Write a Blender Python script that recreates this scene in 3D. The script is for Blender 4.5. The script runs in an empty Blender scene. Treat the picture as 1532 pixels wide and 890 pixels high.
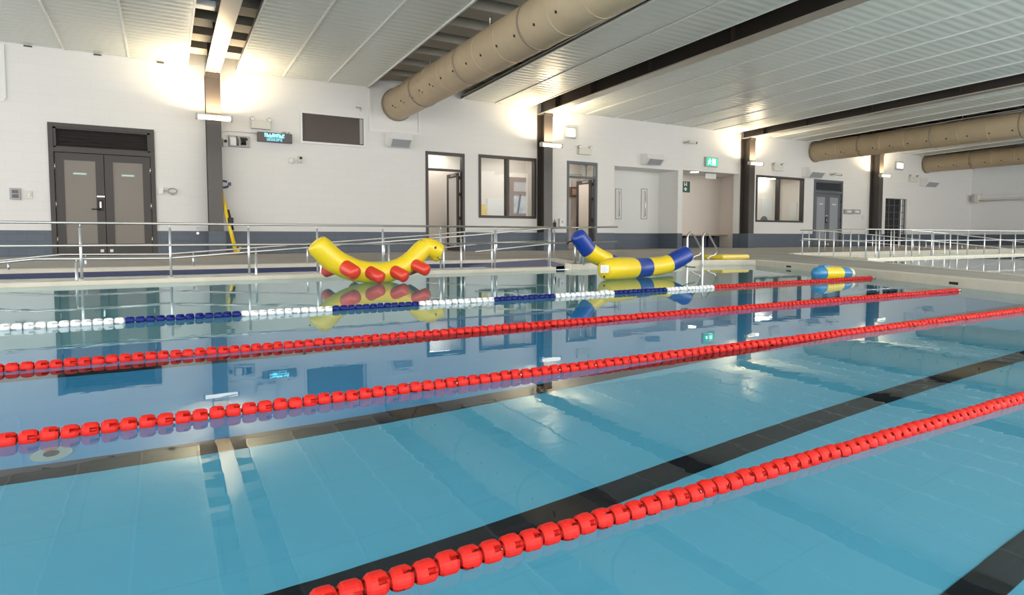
import bpy, bmesh, math, random
from mathutils import Vector, Matrix
random.seed(7)
S = bpy.context.scene
COL = S.collection
R = math.radians

# ------------------------------------------------------------------ camera, light, exposure
FPX, CX, CY, HC = 910.0, 766.0, 405.0, 0.48          # focal length and principal point (px of 1532x890), eye height over the water
PITCH, YAW = math.atan(50.0 / FPX), R(29.77)
cam = bpy.data.objects.new('camera', bpy.data.cameras.new('camera'))
COL.objects.link(cam)
cam.data.sensor_width = 36.0
cam.data.lens = FPX / 1532 * 36.0
cam.data.shift_y = -(445.0 - CY) / 1532
cam.data.clip_start = 0.02
cam.location = (0, 0, HC)
cam.rotation_euler = (R(90) - PITCH, 0, -YAW)
S.camera = cam
S.view_settings.view_transform = 'Standard'
S.view_settings.look = 'None'
S.view_settings.gamma = 1
S.view_settings.use_curve_mapping = False
S.view_settings.exposure = 0.0
WORLD_STRENGTH = 3.9
UPLIGHT_W = 82.0
w = bpy.data.worlds.new('world'); S.world = w; w.use_nodes = True
w.node_tree.nodes['Background'].inputs[0].default_value = (1.0, 0.98, 0.95, 1)
w.node_tree.nodes['Background'].inputs[1].default_value = WORLD_STRENGTH


def area(name, loc, rot, sx, sy, watts, col, spread=180, parent=None):
    l = bpy.data.lights.new(name, 'AREA'); l.shape = 'RECTANGLE'; l.size = sx; l.size_y = sy
    l.energy = watts; l.color = col; l.spread = R(spread)
    o = bpy.data.objects.new(name, l); COL.objects.link(o)
    o.location = Vector(loc) - (parent.location if parent else Vector((0, 0, 0)))
    o.rotation_euler = rot
    o.parent = parent
    return o


# added lamp, unseen behind the camera, meant to brighten the far right end
area('right_end_fill', (24.0, -3.9, 2.4), (R(-90), 0, 0), 13.0, 3.2, 700.0, (0.86, 0.94, 1.0))


# ------------------------------------------------------------------ pixel -> point helpers
_fw = Vector((math.sin(YAW) * math.cos(PITCH), math.cos(YAW) * math.cos(PITCH), -math.sin(PITCH)))
_rt = Vector((math.cos(YAW), -math.sin(YAW), 0))
_up = _rt.cross(_fw)


def ray(x, y):
    return _rt * ((x - CX) / FPX) + _up * (-(y - CY) / FPX) + _fw


def onY(x, y, Y):
    v = ray(x, y); return Vector((0, 0, HC)) + v * (Y / v.y)


def onZ(x, y, z=0.0):
    v = ray(x, y); return Vector((0, 0, HC)) + v * ((z - HC) / v.z)


def onX(x, y, X):
    v = ray(x, y); return Vector((0, 0, HC)) + v * (X / v.x)


DW = 15.87           # the long back wall stands this far from the camera
ZD = 0.08            # deck level over the water
DEP = 0.60           # pool depth
XL, XR = -12.0, 36.8
CEIL0, CSL = 4.40, 0.0215


def ceil_z(y):
    return CEIL0 + CSL * (DW - y)


# ------------------------------------------------------------------ materials
MATS = {}


def mat(name, col, rough=0.5, metal=0.0, spec=0.5, emit=None, es=0.0, coat=0.0):
    m = bpy.data.materials.new(name); m.use_nodes = True
    b = m.node_tree.nodes['Principled BSDF']
    b.inputs['Base Color'].default_value = (*col, 1)
    b.inputs['Roughness'].default_value = rough
    b.inputs['Metallic'].default_value = metal
    b.inputs['Specular IOR Level'].default_value = spec
    b.inputs['Coat Weight'].default_value = coat
    if emit:
        b.inputs['Emission Color'].default_value = (*emit, 1)
        b.inputs['Emission Strength'].default_value = es
    MATS[name] = m
    return m


def nodes(m):
    return m.node_tree.nodes, m.node_tree.links, m.node_tree.nodes['Principled BSDF']


def noise_tint(m, scale, amount, bump=0.0, rough=0.0, coords='Object', detail=4):
    """Vary a base colour by a soft noise; optional bump."""
    n, l, b = nodes(m)
    tc = n.new('ShaderNodeTexCoord'); nz = n.new('ShaderNodeTexNoise')
    nz.inputs['Scale'].default_value = scale; nz.inputs['Detail'].default_value = detail
    l.new(tc.outputs[coords], nz.inputs['Vector'])
    c = b.inputs['Base Color'].default_value[:3]
    rp = n.new('ShaderNodeValToRGB')
    rp.color_ramp.elements[0].color = (*[x * (1 - amount) for x in c], 1)
    rp.color_ramp.elements[1].color = (*[min(1, x * (1 + amount)) for x in c], 1)
    rp.color_ramp.elements[0].position = 0.3; rp.color_ramp.elements[1].position = 0.7
    l.new(nz.outputs['Fac'], rp.inputs['Fac']); l.new(rp.outputs['Color'], b.inputs['Base Color'])
    if bump:
        bp = n.new('ShaderNodeBump'); bp.inputs['Strength'].default_value = bump; bp.inputs['Distance'].default_value = 0.01
        l.new(nz.outputs['Fac'], bp.inputs['Height']); l.new(bp.outputs['Normal'], b.inputs['Normal'])
    return m


def brick_mat(name, c1, c2, mortar, bw, bh, ms, rough, axes='XZ', bump=0.3, off=0.5, spec=0.5, mix=0.0):
    m = mat(name, c1, rough, spec=spec)
    n, l, b = nodes(m)
    tc = n.new('ShaderNodeTexCoord'); mp = n.new('ShaderNodeMapping')
    if axes == 'XZ':
        mp.inputs['Rotation'].default_value = (R(-90), 0, 0)
    elif axes == 'YZ':
        mp.inputs['Rotation'].default_value = (R(-90), 0, R(-90)); mp.vector_type = 'POINT'
    br = n.new('ShaderNodeTexBrick')
    br.inputs['Scale'].default_value = 1.0
    br.inputs['Brick Width'].default_value = bw; br.inputs['Row Height'].default_value = bh
    br.inputs['Mortar Size'].default_value = ms; br.inputs['Mortar Smooth'].default_value = 0.2
    br.inputs['Color1'].default_value = (*c1, 1); br.inputs['Color2'].default_value = (*c2, 1)
    br.inputs['Mortar'].default_value = (*mortar, 1); br.offset = off
    l.new(tc.outputs['Object'], mp.inputs['Vector'])
    if axes == 'XZ':   # swap Y and Z so that rows run along X
        sx = n.new('ShaderNodeSeparateXYZ'); cb = n.new('ShaderNodeCombineXYZ')
        l.new(tc.outputs['Object'], sx.inputs[0])
        l.new(sx.outputs['X'], cb.inputs['X']); l.new(sx.outputs['Z'], cb.inputs['Y'])
        l.new(cb.outputs[0], br.inputs['Vector'])
    elif axes == 'YZ':
        sx = n.new('ShaderNodeSeparateXYZ'); cb = n.new('ShaderNodeCombineXYZ')
        l.new(tc.outputs['Object'], sx.inputs[0])
        l.new(sx.outputs['Y'], cb.inputs['X']); l.new(sx.outputs['Z'], cb.inputs['Y'])
        l.new(cb.outputs[0], br.inputs['Vector'])
    else:
        l.new(tc.outputs['Object'], br.inputs['Vector'])
    l.new(br.outputs['Color'], b.inputs['Base Color'])
    if bump:
        bp = n.new('ShaderNodeBump'); bp.inputs['Strength'].default_value = bump; bp.inputs['Distance'].default_value = 0.004
        bp.invert = True
        l.new(br.outputs['Fac'], bp.inputs['Height']); l.new(bp.outputs['Normal'], b.inputs['Normal'])
    return m


M_WALL = brick_mat('painted_block', (0.80, 0.785, 0.765), (0.79, 0.775, 0.755), (0.755, 0.74, 0.72), 0.60, 0.20, 0.005, 0.55, bump=0.10)
M_WALLY = brick_mat('painted_block_side', (0.84, 0.845, 0.85), (0.83, 0.835, 0.84), (0.80, 0.805, 0.81), 0.60, 0.20, 0.005, 0.55, axes='YZ', bump=0.10)
M_DADO = brick_mat('slate_blue_tile', (0.098, 0.123, 0.160), (0.108, 0.133, 0.172), (0.075, 0.095, 0.125), 0.30, 0.15, 0.004, 0.45)
M_PLASTER = mat('cream_plaster', (0.80, 0.73, 0.66), 0.7)
M_PLASTERW = mat('white_plaster', (0.80, 0.80, 0.78), 0.6)
M_DECK = noise_tint(mat('deck_concrete', (0.40, 0.375, 0.345), 0.75, spec=0.3), 1.2, 0.10)
M_COPE = noise_tint(mat('cream_coping_tile', (0.70, 0.64, 0.52), 0.35), 6, 0.06)
M_NAVY = mat('navy_tile', (0.012, 0.02, 0.09), 0.3)
M_RAMP = mat('ramp_blue_tile', (0.06, 0.09, 0.28), 0.5)
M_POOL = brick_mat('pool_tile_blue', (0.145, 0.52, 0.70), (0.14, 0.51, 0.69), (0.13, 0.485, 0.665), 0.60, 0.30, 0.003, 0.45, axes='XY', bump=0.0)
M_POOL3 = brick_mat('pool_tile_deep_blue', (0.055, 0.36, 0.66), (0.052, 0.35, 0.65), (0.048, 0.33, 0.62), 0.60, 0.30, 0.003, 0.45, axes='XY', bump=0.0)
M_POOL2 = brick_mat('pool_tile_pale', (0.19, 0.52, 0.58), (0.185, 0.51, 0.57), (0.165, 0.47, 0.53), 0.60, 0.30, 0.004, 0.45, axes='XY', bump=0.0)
M_LINE = brick_mat('black_tile', (0.006, 0.008, 0.012), (0.007, 0.009, 0.013), (0.012, 0.014, 0.018), 0.30, 0.60, 0.004, 0.3, axes='XY', bump=0.0)
M_STEEL = mat('stainless', (0.72, 0.70, 0.67), 0.28, 1.0)
M_POST = mat('brushed_post', (0.78, 0.78, 0.80), 0.38, 0.85)
M_BROWN = mat('dark_bronze_paint', (0.050, 0.040, 0.034), 0.34, coat=0.15)
M_FRAME = mat('bronze_frame', (0.052, 0.044, 0.040), 0.45)
M_LEAFP = mat('taupe_door_panel', (0.225, 0.195, 0.168), 0.4)
M_GFRAME = mat('grey_frame', (0.12, 0.13, 0.15), 0.45)
M_GPANEL = mat('grey_door_panel', (0.30, 0.33, 0.36), 0.45)
M_BLACK = mat('black', (0.012, 0.012, 0.013), 0.5)
M_DARK = mat('dark_void', (0.02, 0.02, 0.022), 0.8)
M_DUCT = noise_tint(mat('beige_duct', (0.66, 0.525, 0.345), 0.5), 3, 0.05)
M_DUCTR = mat('duct_seam', (0.30, 0.25, 0.19), 0.6)
M_FLANGE = mat('beam_flange_sheen', (0.62, 0.57, 0.52), 0.34, metal=0.8)  # underside made pale and metallic to carry the column lamps' glare
M_PURLIN = mat('purlin_paint', (0.36, 0.325, 0.27), 0.7)
M_WHITE = mat('white_enamel', (0.82, 0.82, 0.80), 0.35)
M_IVORY = mat('ivory_plastic', (0.70, 0.68, 0.62), 0.4)
M_GREYP = mat('grey_plastic', (0.42, 0.41, 0.40), 0.45)
M_GRILLE = mat('speaker_grille', (0.36, 0.38, 0.40), 0.5)
M_LAMP = mat('lamp_diffuser', (1, 1, 1), 0.4, emit=(1.0, 0.90, 0.74), es=2.0)
M_LAMPC = mat('office_tube', (1, 1, 1), 0.4, emit=(1.0, 0.95, 0.88), es=20.0)
M_BULK = mat('bulkhead_diffuser', (1, 1, 1), 0.4, emit=(1.0, 0.96, 0.88), es=1.6)
M_YEL = mat('yellow_vinyl', (0.86, 0.62, 0.015), 0.32, coat=0.3)
M_RED = mat('red_vinyl', (0.72, 0.045, 0.02), 0.32, coat=0.3)
M_BLUE = mat('royal_blue_vinyl', (0.012, 0.045, 0.30), 0.32, coat=0.3)
M_CYAN = mat('mid_blue_vinyl', (0.03, 0.22, 0.46), 0.32, coat=0.3)
M_CREAM = mat('cream_vinyl', (0.75, 0.72, 0.55), 0.4)
M_FRED = mat('red_float_plastic', (0.60, 0.016, 0.010), 0.5, spec=0.3)
M_FWHITE = mat('white_float_plastic', (0.88, 0.87, 0.86), 0.4)
M_FBLUE = mat('navy_float_plastic', (0.004, 0.012, 0.15), 0.45, spec=0.3)
M_TVB = mat('brown_screen', (0.075, 0.055, 0.048), 0.35)
M_SIGN = mat('sign_case', (0.10, 0.085, 0.085), 0.35)
M_CYANE = mat('cyan_led', (0.2, 0.8, 0.9), 0.4, emit=(0.25, 0.85, 1.0), es=2.6)
M_CYAND = mat('cyan_led_dim', (0.2, 0.7, 0.8), 0.4, emit=(0.22, 0.62, 0.75), es=1.0)
M_GREENE = mat('exit_green', (0.02, 0.45, 0.25), 0.4, emit=(0.03, 0.62, 0.33), es=0.9)
M_WHITEE = mat('exit_white', (0.9, 1, 0.95), 0.4, emit=(0.75, 1.0, 0.88), es=1.2)
M_GREEN = mat('dark_green_sign', (0.012, 0.075, 0.045), 0.45)
M_MINT = mat('pale_mint_plate', (0.42, 0.62, 0.57), 0.4)
M_WOOD = mat('timber_slat', (0.48, 0.36, 0.27), 0.5)
M_PICT = mat('brown_cabinet', (0.16, 0.075, 0.04), 0.5)
M_VIEW = noise_tint(mat('frosted_view', (0.55, 0.62, 0.72), 0.3), 5, 0.35)
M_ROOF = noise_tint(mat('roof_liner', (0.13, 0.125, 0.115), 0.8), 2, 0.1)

# ribbed ceiling lining: fine ribs that run along X
M_CEIL = mat('ribbed_white_ceiling', (0.66, 0.695, 0.655), 0.27, spec=0.8)
_n, _l, _b = nodes(M_CEIL)
_tc = _n.new('ShaderNodeTexCoord'); _wv = _n.new('ShaderNodeTexWave')
_wv.bands_direction = 'Y'; _wv.inputs['Scale'].default_value = 1.6; _wv.inputs['Distortion'].default_value = 0.0
_bp = _n.new('ShaderNodeBump'); _bp.inputs['Strength'].default_value = 0.30; _bp.inputs['Distance'].default_value = 0.02
_l.new(_tc.outputs['Object'], _wv.inputs['Vector']); _l.new(_wv.outputs['Fac'], _bp.inputs['Height'])
_l.new(_bp.outputs['Normal'], _b.inputs['Normal'])

# thin window glass: clear, with a mirror share that follows Fresnel
M_GLASS = bpy.data.materials.new('window_glass'); M_GLASS.use_nodes = True
_n, _l = M_GLASS.node_tree.nodes, M_GLASS.node_tree.links
_n.remove(_n['Principled BSDF'])
_lw = _n.new('ShaderNodeLayerWeight'); _lw.inputs['Blend'].default_value = 0.5
_pw = _n.new('ShaderNodeMath'); _pw.operation = 'POWER'; _pw.inputs[1].default_value = 5.0
_fr = _n.new('ShaderNodeMath'); _fr.operation = 'MULTIPLY_ADD'; _fr.inputs[1].default_value = 0.9; _fr.inputs[2].default_value = 0.03
_l.new(_lw.outputs['Facing'], _pw.inputs[0]); _l.new(_pw.outputs[0], _fr.inputs[0])
_tr = _n.new('ShaderNodeBsdfTransparent'); _tr.inputs[0].default_value = (0.95, 0.97, 0.97, 1)
_gl = _n.new('ShaderNodeBsdfGlossy'); _gl.inputs['Roughness'].default_value = 0.02
_mx = _n.new('ShaderNodeMixShader')
_l.new(_fr.outputs[0], _mx.inputs[0]); _l.new(_tr.outputs[0], _mx.inputs[1]); _l.new(_gl.outputs[0], _mx.inputs[2])
_l.new(_mx.outputs[0], _n['Material Output'].inputs['Surface'])

# pool water: refracting, with a faint lazy ripple
M_WATER = bpy.data.materials.new('pool_water'); M_WATER.use_nodes = True
_n, _l = M_WATER.node_tree.nodes, M_WATER.node_tree.links
_n.remove(_n['Principled BSDF'])
_gs = _n.new('ShaderNodeBsdfGlass'); _gs.inputs['IOR'].default_value = 1.333; _gs.inputs['Roughness'].default_value = 0.0
_gs.inputs['Color'].default_value = (0.93, 0.985, 1.0, 1)
_tc = _n.new('ShaderNodeTexCoord')
_mp = _n.new('ShaderNodeMapping'); _mp.inputs['Scale'].default_value = (1.0, 1.6, 1.0)
_nz = _n.new('ShaderNodeTexNoise'); _nz.inputs['Scale'].default_value = 7.0; _nz.inputs['Detail'].default_value = 2.0
_nz.inputs['Roughness'].default_value = 0.45
_bp = _n.new('ShaderNodeBump'); _bp.inputs['Strength'].default_value = 0.030; _bp.inputs['Distance'].default_value = 0.008
_l.new(_tc.outputs['Object'], _mp.inputs['Vector']); _l.new(_mp.outputs[0], _nz.inputs['Vector'])
_l.new(_nz.outputs['Fac'], _bp.inputs['Height']); _l.new(_bp.outputs['Normal'], _gs.inputs['Normal'])
_l.new(_gs.outputs[0], _n['Material Output'].inputs['Surface'])


# ------------------------------------------------------------------ mesh builder
class MB:
    def __init__(self):
        self.bm = bmesh.new()

    def _mi(self, faces, mi):
        for f in faces:
            f.material_index = mi

    def box(self, x0, x1, y0, y1, z0, z1, bevel=0.0, mi=0):
        c = Vector(((x0 + x1) / 2, (y0 + y1) / 2, (z0 + z1) / 2))
        g = bmesh.ops.create_cube(self.bm, size=1.0)
        vs = g['verts']
        for v in vs:
            v.co = Vector((v.co.x * abs(x1 - x0), v.co.y * abs(y1 - y0), v.co.z * abs(z1 - z0))) + c
        fs = {f for v in vs for f in v.link_faces}
        self._mi(fs, mi)
        if bevel:
            es = list({e for v in vs for e in v.link_edges})
            r = bmesh.ops.bevel(self.bm, geom=es, offset=bevel, segments=2, profile=0.6, affect='EDGES')
            self._mi(r['faces'], mi)
        return self

    def bar(self, a, b, wx, wz, mi=0):
        """square bar from a to b"""
        a, b = Vector(a), Vector(b); d = (b - a).normalized()
        s = d.cross(Vector((0, 0, 1)))
        s = Vector((1, 0, 0)) if s.length < 1e-4 else s.normalized()
        u = s.cross(d)
        q = []
        for p in (a, b):
            q.append([self.bm.verts.new(p + s * (i * wx / 2) + u * (j * wz / 2)) for i, j in ((-1, -1), (1, -1), (1, 1), (-1, 1))])
        fs = [self.bm.faces.new((q[0][k], q[0][(k + 1) % 4], q[1][(k + 1) % 4], q[1][k])) for k in range(4)]
        fs += [self.bm.faces.new(q[0][::-1]), self.bm.faces.new(q[1])]
        self._mi(fs, mi)
        return self

    def tube(self, pts, r, n=10, mi=0, caps=True, round_end=False, mif=None):
        pts = [Vector(p) for p in pts]
        rs = list(r) if isinstance(r, (list, tuple)) else [r] * len(pts)
        if round_end:
            def ends(p, q, rr):
                d = (p - q).normalized(); out = []
                for k in range(1, 5):
                    t = k / 4 * math.pi / 2
                    out.append((p + d * rr * (0.55 if round_end is True else round_end) * math.sin(t), max(rr * math.cos(t), rr * 0.06)))
                return out
            e1 = ends(pts[-1], pts[-2], rs[-1]); e0 = ends(pts[0], pts[1], rs[0])[::-1]
            pts = [p for p, _ in e0] + pts + [p for p, _ in e1]
            rs = [q for _, q in e0] + rs + [q for _, q in e1]
        T = []
        for i in range(len(pts)):
            a, b = pts[max(i - 1, 0)], pts[min(i + 1, len(pts) - 1)]
            T.append((b - a).normalized())
        ref = Vector((0, 0, 1)) if abs(T[0].z) < 0.9 else Vector((0, 1, 0))
        nrm = (ref - T[0] * ref.dot(T[0])).normalized()
        rings = []
        for i, p in enumerate(pts):
            nrm = (nrm - T[i] * nrm.dot(T[i])).normalized()
            bn = T[i].cross(nrm)
            rings.append([self.bm.verts.new(p + (nrm * math.cos(2 * math.pi * k / n) + bn * math.sin(2 * math.pi * k / n)) * rs[i]) for k in range(n)])
        for i in range(len(pts) - 1):
            for k in range(n):
                f = self.bm.faces.new((rings[i][k], rings[i][(k + 1) % n], rings[i + 1][(k + 1) % n], rings[i + 1][k]))
                f.smooth = True
                f.material_index = mif(pts[i].lerp(pts[i + 1], 0.5)) if mif else mi
        if caps:
            f = self.bm.faces.new(rings[0][::-1]); f.material_index = mif(pts[0]) if mif else mi
            f = self.bm.faces.new(rings[-1]); f.material_index = mif(pts[-1]) if mif else mi
        return self

    def cyl(self, a, b, r, n=20, mi=0):
        return self.tube([a, b], r, n, mi)

    def ball(self, c, r, mi=0, sc=(1, 1, 1), u=14, v=9):
        g = bmesh.ops.create_uvsphere(self.bm, u_segments=u, v_segments=v, radius=r)
        for x in g['verts']:
            x.co = Vector((x.co.x * sc[0], x.co.y * sc[1], x.co.z * sc[2])) + Vector(c)
        fs = {f for x in g['verts'] for f in x.link_faces}
        for f in fs:
            f.smooth = True
        self._mi(fs, mi)
        return self

    def prism(self, pts, z0, z1, mi=0, mi_side=None):
        """polygon in XY between two heights"""
        lo = [self.bm.verts.new((p[0], p[1], z0)) for p in pts]
        hi = [self.bm.verts.new((p[0], p[1], z1)) for p in pts]
        n = len(pts)
        fs = [self.bm.faces.new(hi), self.bm.faces.new(lo[::-1])]
        self._mi(fs, mi)
        fs = [self.bm.faces.new((lo[k], lo[(k + 1) % n], hi[(k + 1) % n], hi[k])) for k in range(n)]
        self._mi(fs, mi if mi_side is None else mi_side)
        return self

    def prism_xz(self, pts, y0, y1, mi=0):
        """polygon in XZ between two depths"""
        a = [self.bm.verts.new((p[0], y0, p[1])) for p in pts]
        b = [self.bm.verts.new((p[0], y1, p[1])) for p in pts]
        n = len(pts)
        fs = [self.bm.faces.new(a), self.bm.faces.new(b[::-1])]
        fs += [self.bm.faces.new((a[k], b[k], b[(k + 1) % n], a[(k + 1) % n])) for k in range(n)]
        self._mi(fs, mi)
        return self

    def ribbon(self, pts, z0, z1, th=0.02, mi=0):
        for p, q in zip(pts, pts[1:]):
            p, q = Vector((*p, 0)), Vector((*q, 0))
            d = (q - p).normalized(); s = Vector((-d.y, d.x, 0)) * th
            c = [p, q, q + s, p + s]
            self.prism([(v.x, v.y) for v in c], z0, z1, mi)
        return self

    def quad(self, pts, mi=0):
        f = self.bm.faces.new([self.bm.verts.new(p) for p in pts]); f.material_index = mi
        return self

    def build(self, name, mats, parent=None, smooth=None, loc=None):
        bmesh.ops.recalc_face_normals(self.bm, faces=self.bm.faces[:])
        me = bpy.data.meshes.new(name)
        if parent is not None:
            off = parent['_o'] if '_o' in parent else parent.location
            off = Vector(off)
        else:
            xs = [v.co for v in self.bm.verts]
            off = Vector(loc) if loc else Vector(((min(v.x for v in xs) + max(v.x for v in xs)) / 2, (min(v.y for v in xs) + max(v.y for v in xs)) / 2, min(v.z for v in xs)))
        for v in self.bm.verts:
            v.co -= off
        self.bm.to_mesh(me); self.bm.free()
        for m in (mats if isinstance(mats, (list, tuple)) else [mats]):
            me.materials.append(m)
        if smooth:
            me.shade_smooth(); me.set_sharp_from_angle(angle=R(smooth))
        o = bpy.data.objects.new(name, me); COL.objects.link(o)
        WORLD_ORG[o.name] = off
        if parent is not None:
            o.parent = parent
            if parent.type == 'MESH':
                pass
        else:
            o.location = off
        return o


WORLD_ORG = {}


def sub(mb, name, mats, part, smooth=None):
    """a sub-part: child of a part whose mesh shares the origin of its thing"""
    off = WORLD_ORG[part.name]
    for v in mb.bm.verts:
        v.co -= off
    bmesh.ops.recalc_face_normals(mb.bm, faces=mb.bm.faces[:])
    me = bpy.data.meshes.new(name); mb.bm.to_mesh(me); mb.bm.free()
    for m in (mats if isinstance(mats, (list, tuple)) else [mats]):
        me.materials.append(m)
    if smooth:
        me.shade_smooth(); me.set_sharp_from_angle(angle=R(smooth))
    o = bpy.data.objects.new(name, me); COL.objects.link(o); o.parent = part
    WORLD_ORG[o.name] = off
    return o


def tag(o, label, cat, group=None, kind=None):
    o['label'] = label; o['category'] = cat
    if group: o['group'] = group
    if kind: o['kind'] = kind
    return o


def thing(name, label, cat, loc, group=None, kind=None):
    o = bpy.data.objects.new(name, None); COL.objects.link(o); o.location = loc
    o.empty_display_size = 0.1
    return tag(o, label, cat, group, kind)


# ================================================================== LARGE STRUCTURE
def rect_px(x0, y0, x1, y1, Y=DW):
    """wall rectangle from two pixel corners (top-left, bottom-right)"""
    a, b = onY(x0, y0, Y), onY(x1, y1, Y)
    return a.x, b.x, b.z, a.z


def xpx(x, y=300, Y=DW):
    return onY(x, y, Y).x


DADO = 0.625
D1 = (-2.03, -0.12, ZD, 2.87)
D2 = (xpx(637), xpx(695), ZD, onY(665, 228, DW).z)
W1 = (xpx(716), xpx(802), onY(760, 326.5, DW).z, onY(760, 234, DW).z)
D3 = (xpx(848), xpx(893), ZD, onY(870, 242, DW).z)
AL = (xpx(919), xpx(1014), ZD, onY(960, 251, DW).z)
OP = (xpx(1021), xpx(1105), ZD, onY(1060, 257, DW).z)
W2 = (xpx(1130.5), xpx(1202), onY(1165, 332.5, DW).z, onY(1165, 264, DW).z)
D4 = (xpx(1217), xpx(1260), ZD, onY(1240, 269.5, DW).z)
D5 = (xpx(1325), xpx(1357), ZD, onY(1340, 297, DW).z)
HOLES = [D1, D2, W1, D3, AL, OP, W2, D4, D5]


def holed_wall(x0, x1, z0, z1, y, th, holes, m, name):
    xs = sorted({x0, x1, *[h[0] for h in holes], *[h[1] for h in holes]})
    xs = [x for x in xs if x0 <= x <= x1]
    zs = sorted({z0, z1, *[min(max(h[2], z0), z1) for h in holes], *[min(max(h[3], z0), z1) for h in holes]})
    mb = MB()

    def open_(xa, za):
        return any(h[0] - 1e-6 < xa < h[1] - 1e-6 and h[2] - 1e-6 < za < h[3] - 1e-6 for h in holes) or not (x0 < xa < x1 and z0 < za < z1)
    for i in range(len(xs) - 1):
        for j in range(len(zs) - 1):
            a, b, c, d = xs[i], xs[i + 1], zs[j], zs[j + 1]
            mx, mz = (a + b) / 2, (c + d) / 2
            if open_(mx, mz):
                continue
            mb.quad([(a, y, c), (b, y, c), (b, y, d), (a, y, d)])
            mb.quad([(a, y + th, c), (a, y + th, d), (b, y + th, d), (b, y + th, c)])
            for (ox, oz, q) in ((a - 1e-3, mz, [(a, y, c), (a, y, d), (a, y + th, d), (a, y + th, c)]),
                                (b + 1e-3, mz, [(b, y, c), (b, y + th, c), (b, y + th, d), (b, y, d)]),
                                (mx, c - 1e-3, [(a, y, c), (a, y + th, c), (b, y + th, c), (b, y, c)]),
                                (mx, d + 1e-3, [(a, y, d), (b, y, d), (b, y + th, d), (a, y + th, d)])):
                if open_(ox, oz):
                    mb.quad(q)
    bmesh.ops.remove_doubles(mb.bm, verts=mb.bm.verts[:], dist=1e-5)
    o = mb.build(name, m)
    return o


wall = holed_wall(XL, XR + 0.3, DADO, 5.6, DW, 0.25, HOLES, M_WALL, 'wall_back')
tag(wall, 'long white painted block wall behind the pool', 'wall', kind='structure')
dado = holed_wall(XL, XR, -0.2, DADO, DW - 0.012, 0.262, HOLES, M_DADO, 'baseboard_back')
tag(dado, 'slate blue tiled band along the foot of the long white wall', 'wall base', kind='structure')
e = MB().box(XR, XR + 0.25, -6, DW, -0.2, 5.8).build('wall_right', M_WALLY)
tag(e, 'pale end wall at the far right beyond the second pool', 'wall', kind='structure')
e = MB().box(XR - 0.015, XR, 2, DW - 0.015, ZD, DADO).build('baseboard_right', M_DADO)
tag(e, 'dark tiled band along the foot of the far right end wall', 'wall base', kind='structure')

# deck: one slab with the outline of the two pools cut out
P_RAMP = [(XL, 9.62), (6.1, 9.45), (5.28, 7.42)]          # left pool: far edge of the entry ramp, then its skew mouth
P_POOL = [(5.28, 7.42), (8.55, 7.42), (8.82, 7.28), (8.92, 7.05), (3.35, -3.0)]
P_POOL2 = [(2.2 + 0.05, -3.0), (13.0, 9.33), (13.75, 9.9), (XR, 9.9)]
P_POOL2 = [(7.51 - 5.75 * 0.86, -3.0), (13.0, 9.33), (13.75, 9.9), (XR, 9.9)]
floor_pts = P_RAMP[:-1] + P_POOL[:-1] + [(3.35, -3.0), (4.6, -3.0 + 0.0)]
walk_far = [(13.75, 9.9), (13.0, 9.33), (9.76, 5.35), (7.51, 2.75), (2.72, -3.0)]
# near part of the walkway is kept wide enough to stand on
walk_far[-1] = (5.2, -3.0); walk_far[-2] = (7.62, 2.75)
floor_pts = P_RAMP[:-1] + P_POOL + walk_far[::-1] + [(XR, 9.9), (XR, DW), (XL, DW)]
e = MB().prism(floor_pts, -0.2, ZD).build('floor', M_DECK)
tag(e, 'grey concrete pool deck with a walkway between two pools', 'floor', kind='structure')

EDGES = [
    (P_RAMP, 'cream tiled edge of the deck behind the left ramp', 0.26),
    (P_POOL, 'cream tiled pool edge by the ladder and along the walkway', 0.20),
    ([(5.2, -3.0), (7.62, 2.75), (9.76, 5.35), (13.0, 9.33), (13.75, 9.9), (XR, 9.9)][::-1], 'thin pale edge of the second pool beyond the walkway', 0.10),
]


def offset_line(pts, wd):
    """points of a polyline shifted to its left by wd (mitred)"""
    v = [Vector(p) for p in pts]; out = []
    for i in range(len(v)):
        d0 = (v[i] - v[i - 1]).normalized() if i else None
        d1 = (v[i + 1] - v[i]).normalized() if i < len(v) - 1 else None
        d0 = d0 or d1; d1 = d1 or d0
        n0, n1 = Vector((-d0.y, d0.x)), Vector((-d1.y, d1.x))
        b = (n0 + n1).normalized()
        out.append(v[i] + b * (wd / max(b.dot(n0), 0.35)))
    return [(p.x, p.y) for p in out]


k = 0
for pts, lab, wd in EDGES:
    a = offset_line(pts, -0.015); b = offset_line(pts, wd)
    mb = MB()
    for i in range(len(pts) - 1):
        mb.prism([a[i], a[i + 1], b[i + 1], b[i]], -0.02, ZD + 0.006)
    k += 1
    o = mb.build('trim_%d' % k, M_COPE)
    tag(o, lab, 'pool coping', kind='structure')
# black depth-mark tiles let into the face of the walkway coping
def on_line(p, q, t):
    return Vector((p[0] + (q[0] - p[0]) * t, p[1] + (q[1] - p[1]) * t))


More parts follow.
